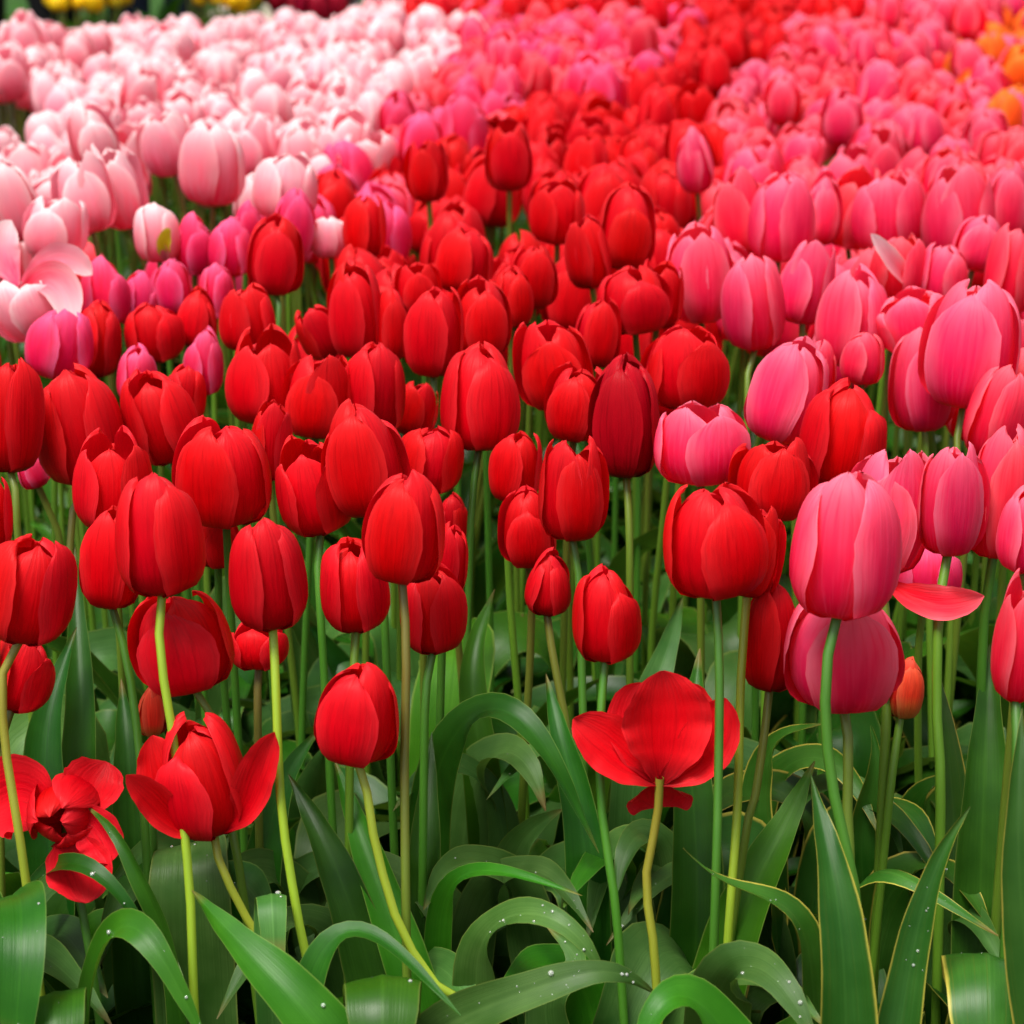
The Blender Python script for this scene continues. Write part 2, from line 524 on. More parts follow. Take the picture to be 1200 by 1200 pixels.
def petal_grid(kind, phi, layer, rng, opn=0.0, nu=11, nt=16, hs=1.0, ws=1.0, curl=0.0):
    tab = PROFILE[kind]
    rows, uvs = [], []
    ph = rng.uniform(0, 6.3)
    amp = rng.uniform(0.02, 0.075)
    skew = rng.uniform(-.07, .07)
    rag = rng.uniform(.01, .05)
    notch = rng.uniform(-0.01, 0.03)
    bulge = rng.uniform(-0.01, 0.03)
    eo = rng.uniform(-0.06, 0.05) if layer else rng.uniform(-0.02, 0.09)
    c, s_ = math.cos(phi), math.sin(phi)
    for i in range(nt):
        q = i / (nt - 1)
        t = 1 - (1 - q) ** 1.45
        r, z = prof_at(tab, t)
        r += (0.075 if layer == 0 else -0.085 - 0.14 * t ** 4) * min(1, t * 4) + bulge * math.sin(math.pi * t)
        z *= hs
        r += opn * t ** 1.7 * 1.25
        z -= opn * 0.42 * t ** 2.2
        hw = ws * 1.04 * lerp_tab(PETAL_W, t) * (1 + rag * t * t * (math.sin(17 * t + ph) + .6 * math.sin(41 * t + 2 * ph)))
        rc = max(r * 1.06 + 0.13, 0.45) + 0.5 * max(0, opn) * t
        row = []
        for j in range(nu):
            s = -1 + 2 * j / (nu - 1)
            th = max(-1.5, min(1.5, s * hw / rc))
            rad = r - rc * (1 - math.cos(th))
            tan = rc * math.sin(th) + skew * t * t
            a3 = abs(s) ** 3
            rad += amp * math.sin(7 * t + ph + (2 if s > 0 else 0)) * a3 * t + eo * a3 * t
            rad -= 0.035 * math.exp(-(s / 0.10) ** 2) * math.sin(math.pi * min(1, t * 1.05)) * (1 if layer == 0 else .6)
            rad += curl * max(0, t - 0.75) ** 2 * 8
            zz = z - 0.03 * math.exp(-(s / 0.2) ** 2) * notch * 10 * max(0, t - .9) * 10 - 0.05 * a3 * t
            zz += 0.012 * math.sin(9 * s + ph) * t ** 6
            row.append(Vector((rad * c - tan * s_, rad * s_ + tan * c, zz)))
        rows.append(row)
        uvs.append([(j / (nu - 1), t) for j in range(nu)])
    return rows, uvs


def head_petals(kind, seed, opn_base=0.0, opn_var=0.03, nu=11, nt=16):
    rng = random.Random(seed)
    out = []
    k0 = 'egg' if kind in ('open', 'flare') else kind
    cl = (.25, .75) if kind == 'flare' else (-.03, .10)
    for layer in (0, 1):
        for k in range(3):
            phi = k * 2 * math.pi / 3 + layer * math.pi / 3 + rng.uniform(-.14, .14)
            o = opn_base + rng.uniform(-opn_var, opn_var) * (1.0 if layer == 0 else 0.5)
            if rng.random() < 0.20 and layer == 0 and kind != 'bud':
                o += rng.uniform(0.06, 0.20)
            out.append(petal_grid(k0, phi, layer, rng, o, nu, nt, (0.94 if layer == 0 else 1.0) * rng.uniform(.88, 1.06), rng.uniform(.90, 1.04) * (.90 if layer == 0 else .97), rng.uniform(*cl)))
    return out


KINDS = {'egg': (9, 0.0, 0.035), 'cup': (7, 0.03, 0.05), 'bud': (4, 0.0, 0.012), 'open': (4, 0.38, 0.12), 'flare': (7, 0.09, 0.09)}
_variant, _petal_mesh = {}, {}


def petal_meshes(kind, var, colour):
    key = (kind, var, colour)
    if key not in _petal_mesh:
        if (kind, var) not in _variant:
            _variant[(kind, var)] = head_petals(kind, hash_seed(kind, var), KINDS[kind][1], KINDS[kind][2])
        L = []
        for rows, uvs in _variant[(kind, var)]:
            mb = MB()
            mb.grid(rows, uvs)
            L.append(mb.mesh('petal', [PM[colour]]))
        _petal_mesh[key] = L
    return _petal_mesh[key]


def hash_seed(kind, var):
    return sum(ord(c) for c in kind) * 31 + var * 977


def axis_matrix(axis, yaw):
    q = axis.to_track_quat('Z', 'Y').to_matrix()
    return q @ Matrix.Rotation(yaw, 3, 'Z')


def add_head(root, base, axis, width, height, colour, kind, var, yaw):
    M = Matrix.Translation(base) @ axis_matrix(axis, yaw).to_4x4() @ Matrix.Diagonal((width * .465, width * .465, height, 1))
    for me in petal_meshes(kind, var, colour):
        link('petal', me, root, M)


def add_leaf(root, pts, width, nhint, mat, rng, prof=LEAF_W, ndrop=0, depth=0.3, twist=0.0, wave=0.04, nm='leaf', n=44):
    mb = MB()
    dm = MB() if ndrop else None
    ribbon(mb, pts, width, nhint, prof, depth, n, 9, wave, rng, 0, twist, dm, ndrop)
    o = link(nm, mb.mesh(nm, [mat]), root)
    if dm is not None and dm.v:
        d = link('water_drops', dm.mesh('water_drops', [DROP]), o)
        d['kind'] = 'stuff'
    return o


# pool of free leaves standing at the origin, leaning towards +X
_leafpool = {}


def leaf_pool(i, mat):
    key = (i, mat.name)
    if key not in _leafpool:
        rng = random.Random(500 + i)
        L = rng.uniform(.24, .34)
        arch = rng.choice((0.2, 0.5, 0.8, 1.1, 1.4, 1.7))
        pts = [Vector((0.004, 0, -0.005))]
        ang, x, z = math.radians(rng.uniform(74, 86)), 0.004, 0.0
        y = 0
        sw = rng.uniform(-.03, .03)
        for k in range(6):
            f = (k + 1) / 6
            x += math.cos(ang) * L / 6
            z += math.sin(ang) * L / 6
            y = sw * f * f
            ang -= arch * (0.10 + 0.9 * f) * 0.55
            pts.append(Vector((x, y, max(z, 0.015))))
        mb = MB()
        ribbon(mb, pts, rng.uniform(.034, .062), (-0.75, rng.uniform(-.3, .3), 0.65), LEAF_W, rng.uniform(.25, .55), 20, 7, 0.05, rng, 0, rng.uniform(-.5, .5))
        _leafpool[key] = mb.mesh('leaf', [mat])
    return _leafpool[key]


_archpool = {}


def arch_pool(i, mat):
    key = (i, mat.name)
    if key not in _archpool:
        rng = random.Random(1500 + i)
        hgt, rch = rng.uniform(.13, .24), rng.uniform(.05, .10)
        pts = [Vector((.004, 0, -.005)), Vector((.012, 0, hgt * .5)), Vector((rch * .35, rng.uniform(-.01, .01), hgt * .93)), Vector((rch * .8, rng.uniform(-.015, .015), hgt)),
               Vector((rch * 1.3, rng.uniform(-.02, .02), hgt * .8)), Vector((rch * 1.55, rng.uniform(-.03, .03), hgt * rng.uniform(.35, .6)))]
        mb = MB()
        ribbon(mb, pts, rng.uniform(.042, .066), (-.3, rng.uniform(-.25, .25), .9), LEAF_W, rng.uniform(.1, .4), 26, 7, .06, rng, 0, rng.uniform(-.5, .5))
        _archpool[key] = mb.mesh('leaf', [mat])
    return _archpool[key]


def arch_leaves(root, k, rng, scale, mats):
    a = rng.uniform(0, 6.28)
    for i in range(k):
        s = scale * rng.uniform(.85, 1.15)
        link('leaf', arch_pool(rng.randrange(14), rng.choice(mats)), root, Matrix.Rotation(a + i * 2.6 + rng.uniform(-.5, .5), 4, 'Z') @ Matrix.Diagonal((s, s, s, 1)))


def free_leaves(root, k, rng, scale=1.0, mats=None, a0=None):
    a = rng.uniform(0, 6.28) if a0 is None else a0
    for i in range(k):
        m = rng.choice(mats or (LEAF, LEAF, LEAF_B, LEAF_G))
        s = scale * rng.uniform(.8, 1.1)
        link('leaf', leaf_pool(rng.randrange(16), m), root, Matrix.Rotation(a + i * 2.3 + rng.uniform(-.5, .5), 4, 'Z') @ Matrix.Diagonal((s, s, s, 1)))


# ------------------------------------------------------------------ setting
def sheet(name, x0, x1, y0, y1, z, mat, n=1, rough=0.0):
    mb = MB()
    rng = random.Random(3)
    rows = [[Vector((x0 + (x1 - x0) * j / n, y0 + (y1 - y0) * i / n, z + rng.uniform(-rough, rough))) for j in range(n + 1)] for i in range(n + 1)]
    mb.grid(rows, [[(j / n, i / n) for j in range(n + 1)] for i in range(n + 1)])
    o = link(name, mb.mesh(name, [mat]))
    o['kind'] = 'structure'
    return o


sheet('ground', -400, 400, -300, 600, -0.03, SOIL)
sheet('flower_bed_soil', -3.5, 3.5, 0.6, 7.4, -0.004, SOIL, 90, 0.012)
LAWN = plain_mat('short_lawn', (0.010, 0.045, 0.006), (0.035, 0.095, 0.012), 60.0, 0.95, 0.6)
sheet('lawn', -30, 30, 7.4, 60, -0.024, LAWN)
sheet('path', -1.42, -0.98, 8.8, 40, -0.02, PAVE)

# ------------------------------------------------------------------ the tulips one can tell apart
# u, v, width, height in photo pixels of the flower head; colour; kind; lean in degrees (+ right); depth (None = from the bed plane);
# stem pixels below the head; label
T = []


def H(u, v, w, h, col, kind, lean=0, D=None, stem=None, label='', var=None, yaw=None, pitch=0, sm=None, extra=None, nohead=False):
    T.append(dict(u=u, v=v, w=w, h=h, col=col, kind=kind, lean=lean, D=D, stem=stem, label=label, var=var, yaw=yaw, pitch=pitch, sm=sm, extra=extra, nohead=nohead))


# front row, red
H(185, 626, 102, 142, 'red', 'egg', -2, 1.31, [(187, 760), (205, 880), (222, 1040), (228, 1190)], 'tall plump red tulip on a bare lime stem, third head in from left edge', yaw=math.radians(-72), sm=STEM_Y)
H(131, 650, 74, 124, 'red', 'egg', 4, 1.37, [(150, 780), (165, 900), (172, 1010)], 'red tulip half hidden behind the left side of a plump red tulip')
H(211, 748, 116, 125, 'red', 'cup', -10, 1.36, [(245, 830), (262, 930), (285, 1050)], 'broad red cup tulip hanging below the plump pair on the left')
H(313, 672, 90, 132, 'red', 'egg', -2, 1.31, [(323, 800), (330, 950), (350, 1080), (366, 1165)], 'red egg shaped tulip with pale lime stem curving down to the right', yaw=math.radians(-86), sm=STEM_Y)
H(302, 752, 66, 60, 'red', 'egg', 0, 1.44, [(302, 850)], 'low red tulip peeking out under the red egg shaped tulip on the left')
H(255, 632, 52, 66, 'red', 'egg', 0, 1.50, None, 'red tulip mostly hidden between two tall red tulips on the left')
H(178, 830, 36, 66, 'bud', 'bud', 2, 1.40, [(178, 900), (180, 1000)], 'small striped red and salmon bud squeezed beside a lime stem')
H(420, 834, 98, 122, 'red', 'egg', 3, 1.30, [(427, 910), (440, 990), (470, 1090), (520, 1165), (570, 1205)], 'single low red tulip on a bowed yellow green stem, front centre left', var=0, yaw=math.radians(-150), sm=STEM_Y)
H(475, 616, 96, 132, 'red', 'egg', 3, 1.31, [(476, 760), (474, 900), (476, 1090)], yaw=math.radians(-80), label='large red tulip above the centre left on a straight stem')
H(414, 685, 80, 110, 'red', 'egg', -3, 1.37, [(414, 790), (410, 880)], 'round red tulip left of the large centre left bloom, above the lone low one')
H(507, 710, 74, 110, 'red', 'cup', 0, 1.38, [(500, 800), (497, 880)], 'red tulip with a split face just below the large centre left bloom')
H(528, 655, 42, 90, 'red', 'egg', 6, 1.43, None, 'red sliver of a tulip right of the large centre left bloom')
H(618, 618, 66, 92, 'red', 'egg', -4, 1.50, None, 'medium red tulip just above the small neat red bud near centre')
H(643, 682, 54, 78, 'red', 'bud', 4, 1.46, [(648, 770), (665, 860), (672, 960)], 'small neat red bud near the centre on a thin green stem', var=1)
H(671, 571, 80, 122, 'red', 'egg', 2, 1.45, [(678, 680), (682, 800), (684, 900)], 'tall red tulip standing above right of the small centre bud')
H(709, 720, 77, 111, 'red', 'egg', 0, 1.34, [(703, 860), (706, 960), (725, 1105)], 'crisp red tulip with closed top right of centre on a dark straight stem', var=2, yaw=math.radians(-152), sm=STEM_D)
H(836, 628, 118, 142, 'red', 'cup', -3, 1.30, [(843, 780), (842, 900), (838, 1060)], 'biggest red tulip, wide and glossy, left of the front pink pair')
H(884, 640, 66, 118, 'red', 'egg', 6, 1.35, [(868, 800), (864, 950), (852, 1118)], 'red tulip overlapping the right side of the biggest red one', sm=STEM_Y)
H(905, 744, 68, 130, 'red', 'egg', 3, 1.37, [(897, 850), (884, 940), (872, 990)], 'narrow red tulip tucked left of the lower front pink one')
H(35, 684, 106, 138, 'red', 'cup', 12, 1.31, [(3, 790), (8, 890), (30, 1030)], 'red tulip leaning right at the left edge of the photo', sm=STEM_Y)
H(26, 785, 70, 96, 'red', 'egg', 18, 1.40, [(5, 850), (0, 960)], 'shaded red tulip under the leaning one at the left edge')
H(-8, 598, 44, 96, 'red', 'egg', 0, 1.36, None, 'red tulip cut off by the left edge, halfway down')
H(236, 908, 104, 146, 'red', 'egg', -8, 1.33, [(252, 995), (275, 1050), (310, 1110), (352, 1165)], 'ragged open red tulip with a petal jutting out on each side', sm=STEM_Y, var=1,
  extra=[([(246, 977), (208, 965), (178, 935), (148, 908)], 44, -.035, 'red'), ([(252, 975), (284, 950), (302, 905), (322, 858)], 50, -.03, 'red'), ([(240, 975), (200, 930), (178, 862)], 66, .0, 'red')])
H(72, 955, 82, 84, 'red', 'cup', 0, 1.33, [(75, 985), (90, 1040), (110, 1150)], 'nodding red tulip facing the viewer with petals flopped apart, lower left', pitch=-74, var=2,
  extra=[([(70, 960), (45, 945), (15, 935), (-25, 960)], 105, .02, 'red'), ([(80, 955), (98, 935), (112, 915), (126, 893)], 78, .03, 'red'), ([(78, 975), (86, 1000), (98, 1030), (102, 1058)], 84, -.015, 'red'), ([(82, 960), (104, 965), (120, 985), (128, 1012)], 60, -.01, 'red')])
H(772, 870, 100, 120, 'red', 'egg', 0, 1.33, [(773, 935), (765, 985), (757, 1040), (769, 1150)], 'splayed red tulip seen from behind with petals spread like wings', nohead=True, sm=STEM_Y,
  extra=[([(772, 917), (740, 896), (708, 868), (672, 842)], 72, .0, 'red'), ([(774, 917), (806, 898), (832, 865), (850, 818)], 72, .0, 'red'), ([(773, 917), (779, 880), (780, 835), (776, 786)], 112, -.012, 'red'),
         ([(773, 917), (752, 875), (745, 835), (752, 800)], 75, .02, 'red'), ([(773, 917), (795, 875), (806, 835), (806, 800)], 78, .025, 'red'), ([(773, 917), (772, 925), (772, 936), (772, 947)], 84, .03, 'red')])
H(1062, 806, 44, 72, 'bud', 'bud', 6, 1.40, [(1052, 860), (1040, 960)], 'small orange red bud right of the lower front pink tulip')
# front, pink
H(990, 638, 126, 170, 'pink', 'egg', 4, 1.27, [(970, 770), (968, 860), (984, 970), (1003, 1060)], 'front pink tulip, largest and sharpest of all, on a thick dark stem', var=3, yaw=math.radians(-160), sm=STEM_D)
H(988, 758, 134, 146, 'pink', 'cup', -2, 1.34, [(994, 870), (993, 960), (996, 1060)], 'lower pink tulip directly under the sharpest pink one', var=4, yaw=math.radians(-150))
H(1040, 596, 98, 150, 'pink', 'flare', 4, 1.40, [(1040, 760), (1036, 900)], 'pink tulip with one fallen petal stretched out level to the right', var=0,
  extra=[([(1040, 682), (1062, 697), (1100, 708), (1130, 706), (1153, 698)], 44, -.04, 'coral')])
H(1116, 578, 76, 146, 'pink', 'flare', 0, 1.38, [(1100, 720), (1098, 850), (1102, 960)], 'upright ragged topped pink tulip near the right edge', var=1)
H(1174, 576, 76, 154, 'coral', 'cup', 6, 1.40, None, 'pink tulip with red inner petals close to the right edge', var=3)
H(1204, 618, 66, 106, 'pink', 'egg', 0, 1.32, None, 'pale edged pink tulip cut off by the right edge, halfway down')
H(1197, 745, 60, 158, 'coral', 'egg', 0, 1.28, [(1192, 860), (1188, 960)], 'rosy red tulip cut off by the right edge, lowest on that side')
H(1085, 672, 80, 70, 'magenta', 'cup', 0, 1.50, None, 'shaded magenta pink tulip low behind the fallen petal')
# second rows, left
H(92, 498, 100, 137, 'red', 'cup', -2, 1.56, [(85, 600), (84, 740)], 'big red tulip near the left edge on a brown tinged stem', var=3)
H(12, 481, 76, 142, 'red', 'egg', 3, 1.52, [(18, 580), (22, 640)], 'red tulip cut by the left edge beside the big one')
H(38, 552, 36, 40, 'magenta', 'egg', -20, 1.62, None, 'magenta petal tip of a tulip low between two big red ones at left')
H(132, 562, 90, 118, 'red', 'egg', 2, 1.43, None, 'red tulip directly above the half hidden one on the left')
H(262, 550, 112, 132, 'red', 'cup', -4, 1.45, None, 'wide bulging red tulip above the red egg shaped one on the left', var=0)
H(186, 487, 82, 112, 'red', 'egg', -8, 1.58, None, 'red tulip between the big left one and the wide bulging one')
H(216, 462, 50, 72, 'red', 'egg', 4, 1.64, None, 'red tulip whose smooth face shows above the wide bulging one')
H(160, 438, 46, 70, 'magenta', 'egg', 8, 1.72, None, 'magenta striped tulip just behind the big left red one')
H(240, 424, 44, 76, 'magenta', 'egg', 4, 1.78, None, 'pale magenta narrow tulip left of the dark topped red one', var=2)
H(312, 440, 88, 112, 'red', 'flare', 4, 1.66, None, 'dark topped red tulip right of the pale magenta narrow one', var=2)
H(372, 462, 78, 100, 'red', 'egg', 2, 1.63, None, 'red tulip left of centre, level with the dark topped one')
H(318, 515, 48, 96, 'red', 'egg', 2, 1.54, None, 'narrow red tulip squeezed right of the wide bulging one')
H(366, 568, 84, 116, 'red', 'flare', -10, 1.45, [(372, 680), (378, 760)], 'red tulip with a folded lip, left of the large centre left bloom', var=4)
H(425, 538, 96, 132, 'red', 'egg', -6, 1.43, [(445, 640), (452, 760)], 'long red tulip leaning above the large centre left bloom')
H(440, 455, 72, 110, 'red', 'cup', 2, 1.64, None, 'red tulip behind the long leaning one near centre left')
H(488, 475, 50, 72, 'red', 'egg', 4, 1.70, None, 'shaded red tulip right behind the tall bare stemmed one')
H(505, 536, 74, 82, 'red', 'cup', 6, 1.55, None, 'short red tulip beside the tall bare stem near centre')
H(508, 386, 70, 108, 'red', 'egg', -3, 1.70, [(510, 480), (512, 580)], 'tall red tulip on a bare stem rising near the centre')
H(563, 463, 92, 126, 'red', 'egg', -4, 1.57, [(556, 560), (550, 660)], 'heavy red tulip right of the tall bare stemmed one, dark at its foot', var=5, yaw=math.radians(-100))
H(605, 545, 60, 88, 'red', 'egg', 6, 1.54, None, 'red tulip between the heavy one and the tall one near centre')
H(530, 608, 42, 56, 'red', 'egg', 0, 1.62, None, 'little shaded red tulip low behind the large centre left bloom')
H(647, 422, 86, 112, 'red', 'flare', -4, 1.66, None, 'red tulip with three rounded tops right of the heavy one', var=1)
H(676, 470, 74, 92, 'red', 'cup', 5, 1.60, None, 'red tulip left of the dark maroon rimmed one')
H(733, 488, 82, 140, 'dark', 'egg', 0, 1.55, [(736, 590), (738, 690)], 'dark crimson tulip with a paler front petal, right of centre', var=6, yaw=math.radians(-92))
H(690, 488, 34, 46, 'pink', 'egg', 0, 1.64, None, 'pale pink petal tip behind the dark crimson tulip')
H(806, 430, 92, 98, 'red', 'egg', 4, 1.64, None, 'rounded red tulip right of the dark crimson one')
H(822, 515, 106, 104, 'pink', 'flare', 0, 1.50, None, 'pink cup tulip just above the biggest red one', var=5)
H(908, 558, 94, 100, 'red', 'egg', 6, 1.46, None, 'squat red tulip behind the biggest red pair')
H(988, 510, 97, 122, 'red', 'egg', 8, 1.52, None, 'lone red tulip among the pinks above the sharpest pink one', var=2)
H(925, 457, 90, 124, 'pink', 'egg', 12, 1.58, None, 'pink tulip leaning right above the lone red one', var=7)
H(882, 353, 72, 112, 'pink', 'cup', -3, 1.82, [(876, 440), (874, 540)], 'neat pink tulip on a clear stem above the leaning pink one', var=2)
H(1000, 372, 82, 114, 'pink', 'egg', -2, 1.76, None, 'smooth faced pink tulip above the lone red one', var=1)
H(946, 330, 62, 98, 'pink', 'flare', 4, 1.88, [(940, 400)], 'pink tulip right behind the neat clear stemmed one')
H(820, 320, 80, 114, 'pink', 'flare', -3, 1.90, None, 'pink tulip with a split top where the red and pink beds meet', var=6)
H(1138, 402, 110, 148, 'pink', 'cup', 3, 1.62, [(1122, 510), (1120, 620)], 'large pale pink tulip high on the right on a brown stem', var=3, yaw=math.radians(-95))
H(1080, 445, 76, 118, 'pink', 'egg', -4, 1.68, [(1085, 540)], 'pink tulip with a red notch left of the large pale one', var=0)
H(1172, 482, 74, 112, 'coral', 'egg', 6, 1.58, None, 'deep pink tulip just under the large pale one at right')
H(1070, 372, 74, 84, 'pink', 'open', -14, 1.74, None, 'pink tulip with petals folding outward left of the large pale one', var=1)
H(1012, 420, 50, 60, 'coral', 'egg', 0, 1.66, None, 'curled deep pink tulip tucked under the smooth faced one')
H(960, 430, 40, 60, 'coral', 'egg', 6, 1.64, None, 'deep pink tulip sliver right of the leaning pink one')
H(1052, 310, 60, 84, 'coral', 'flare', 0, 1.90, None, 'deep pink tulip with one pale petal poking out like a blade', var=1,
  extra=[([(1078, 346), (1062, 326), (1042, 301), (1021, 274)], 24, -.045, 'pale')])
H(1105, 318, 56, 74, 'pink', 'cup', 2, 1.90, None, 'pink tulip behind the large pale one at right')
H(1148, 284, 60, 66, 'pink', 'egg', 10, 1.98, None, 'drooping pink tulip over a green gap at the right')
H(1188, 312, 60, 110, 'coral', 'cup', 4, 1.90, None, 'deep pink tulip at the right edge beside the green gap', var=0)
H(915, 252, 74, 106, 'pink', 'cup', 2, 2.08, None, 'pink tulip with a veined front petal in the second pink row', var=4)
H(866, 248, 60, 100, 'coral', 'flare', -4, 2.12, None, 'deep pink tulip left of the veined one', var=2)
H(964, 244, 46, 84, 'pink', 'bud', 2, 2.16, None, 'pale pointed pink tulip right of the veined one', var=1)
H(1040, 246, 80, 100, 'pink', 'flare', 0, 2.12, None, 'broad pink tulip in the second pink row, two petals crossed', var=1)
H(1124, 248, 82, 112, 'pink', 'flare', 4, 2.10, None, 'hooded pink tulip above the drooping one at the right', var=6)
H(1184, 236, 50, 90, 'pink', 'egg', 0, 2.16, None, 'pink tulip at the right edge next to the hooded one')
H(814, 188, 44, 74, 'pink', 'bud', -3, 2.40, None, 'pale pink egg shaped tulip standing alone in the red band', var=2)
# third rows, red left and centre
H(324, 298, 66, 92, 'red', 'cup', 2, 1.92, [(328, 360), (326, 420)], 'bright red tulip standing over the magenta ones at the bed edge', var=3)
H(372, 385, 44, 74, 'red', 'open', -16, 1.80, None, 'red tulip with one petal flaring left near a green gap', var=0)
H(416, 362, 64, 112, 'red', 'cup', -3, 1.78, None, 'tall red tulip left of the bare stemmed one', var=6)
H(458, 380, 44, 84, 'red', 'egg', 2, 1.78, None, 'red tulip between the tall one and the bare stemmed one')
H(290, 372, 64, 78, 'red', 'egg', -3, 1.80, None, 'red tulip just left of the green gap under the bright red one')
H(70, 402, 76, 82, 'magenta', 'cup', 4, 1.78, None, 'red tulip with a broad pale pink stripe at left', var=2)
H(114, 396, 58, 90, 'red', 'egg', 6, 1.82, None, 'smooth red tulip right of the pink striped one')
H(180, 390, 66, 66, 'red', 'cup', 0, 1.84, None, 'rounded red tulip in the third row at left')
H(231, 372, 50, 68, 'red', 'bud', 4, 1.86, None, 'pointed red tulip below the magenta cluster')
H(122, 342, 56, 78, 'magenta', 'egg', 2, 1.92, None, 'magenta tulip alone beside the green gap at left', var=1)
H(164, 352, 46, 66, 'magenta', 'egg', 6, 1.94, None, 'magenta tulip behind the lone one at left')
H(203, 336, 44, 62, 'magenta', 'egg', -2, 1.94, None, 'magenta tulip with a dark centre line, middle of the cluster')
H(253, 340, 42, 64, 'magenta', 'egg', 4, 1.94, None, 'magenta tulip at the right end of the cluster')
H(228, 286, 46, 70, 'magenta', 'egg', 0, 2.04, None, 'magenta tulip behind the cluster beside the flamed pale one')
H(270, 288, 52, 70, 'magenta', 'egg', 4, 2.02, None, 'magenta tulip left of the bright red one')
H(290, 262, 36, 50, 'magenta', 'bud', 0, 2.10, None, 'small magenta tulip tip behind the bright red one')
H(345, 262, 50, 80, 'magenta', 'egg', 6, 2.06, None, 'violet pink tulip right behind the bright red one')
H(565, 372, 66, 92, 'red', 'cup', -2, 1.76, None, 'red tulip with a light right petal above the heavy one', var=2)
H(545, 302, 66, 82, 'red', 'egg', 4, 1.92, None, 'red tulip in the dense centre above the light petalled one')
H(626, 322, 54, 78, 'red', 'cup', 0, 1.88, None, 'red tulip under the small green gap at the centre')
H(600, 348, 48, 70, 'red', 'egg', 6, 1.84, None, 'red tulip right of the light petalled one')
H(490, 335, 52, 66, 'red', 'egg', 0, 1.88, None, 'red tulip behind the bare stemmed one')
H(700, 388, 54, 84, 'red', 'cup', 4, 1.78, None, 'red tulip above left of the dark crimson one')
H(742, 352, 84, 76, 'red', 'cup', -6, 1.82, None, 'wide red tulip above the dark crimson one', var=5)
H(772, 342, 58, 84, 'red', 'egg', 6, 1.86, None, 'red tulip touching the split topped pink one')
H(688, 295, 52, 84, 'red', 'egg', -4, 1.96, None, 'red tulip left of the glossy upper centre one')
H(735, 266, 68, 98, 'red', 'egg', 2, 1.99, None, 'glossy red tulip in the upper centre, sharply rounded', var=8)
H(654, 246, 62, 78, 'red', 'flare', 3, 2.10, None, 'red tulip right of the small green gap at the centre', var=3)
H(596, 180, 54, 84, 'red', 'egg', -2, 2.36, None, 'red tulip above the small green gap at the centre')
H(500, 196, 48, 78, 'red', 'egg', 0, 2.32, None, 'upright red tulip against the magenta strip')
H(428, 262, 50, 78, 'red', 'egg', 2, 2.06, None, 'red tulip right of the cream tulip in the strip')
H(386, 276, 46, 52, 'pale', 'cup', 0, 2.08, None, 'small cream white tulip among reds right of the bright red one', var=1)
# pale bed, near edge
H(30, 352, 84, 82, 'pale', 'open', -16, 1.86, None, 'floppy white pink tulip spread wide at the left edge', var=2,
  extra=[([(22, 352), (50, 326), (74, 338), (88, 384)], 46, -.06, 'pale'), ([(26, 330), (60, 304), (84, 304), (108, 322)], 36, .02, 'pale'), ([(20, 335), (5, 300), (8, 270), (14, 258)], 44, .0, 'pale')])
H(65, 264, 76, 72, 'pale', 'flare', 2, 2.06, None, 'plump pale pink tulip above the floppy one at left', var=3)
H(18, 236, 56, 84, 'pale', 'egg', -10, 2.14, None, 'pale pink tulip leaning left at the left edge')
H(98, 226, 72, 84, 'pale', 'flare', -12, 2.12, None, 'pale pink tulip with a red lined open side', var=0)
H(138, 216, 60, 94, 'pale', 'flare', -16, 2.16, None, 'lilac tinted pale tulip right of the red lined one', var=4)
H(250, 188, 82, 92, 'pale', 'cup', -3, 2.30, None, 'wide pale pink tulip with a crimson foot over the green gap', var=0)
H(196, 164, 70, 74, 'pale', 'flare', -16, 2.40, None, 'pale pink tulip left of the wide crimson footed one', var=5)
H(336, 216, 76, 76, 'pale', 'flare', 0, 2.20, None, 'pale tulip with two looped white rimmed petals', var=3)
H(184, 272, 56, 62, 'pale', 'cup', -6, 2.03, None, 'pale tulip with a yellow green flame streak beside the green gap', var=6,
  extra=[([(196, 306), (192, 292), (196, 278), (200, 268)], 20, -.04, 'flame')])
H(108, 160, 58, 72, 'pale', 'egg', -14, 2.44, None, 'slanted pale pink tulip above the red lined one')

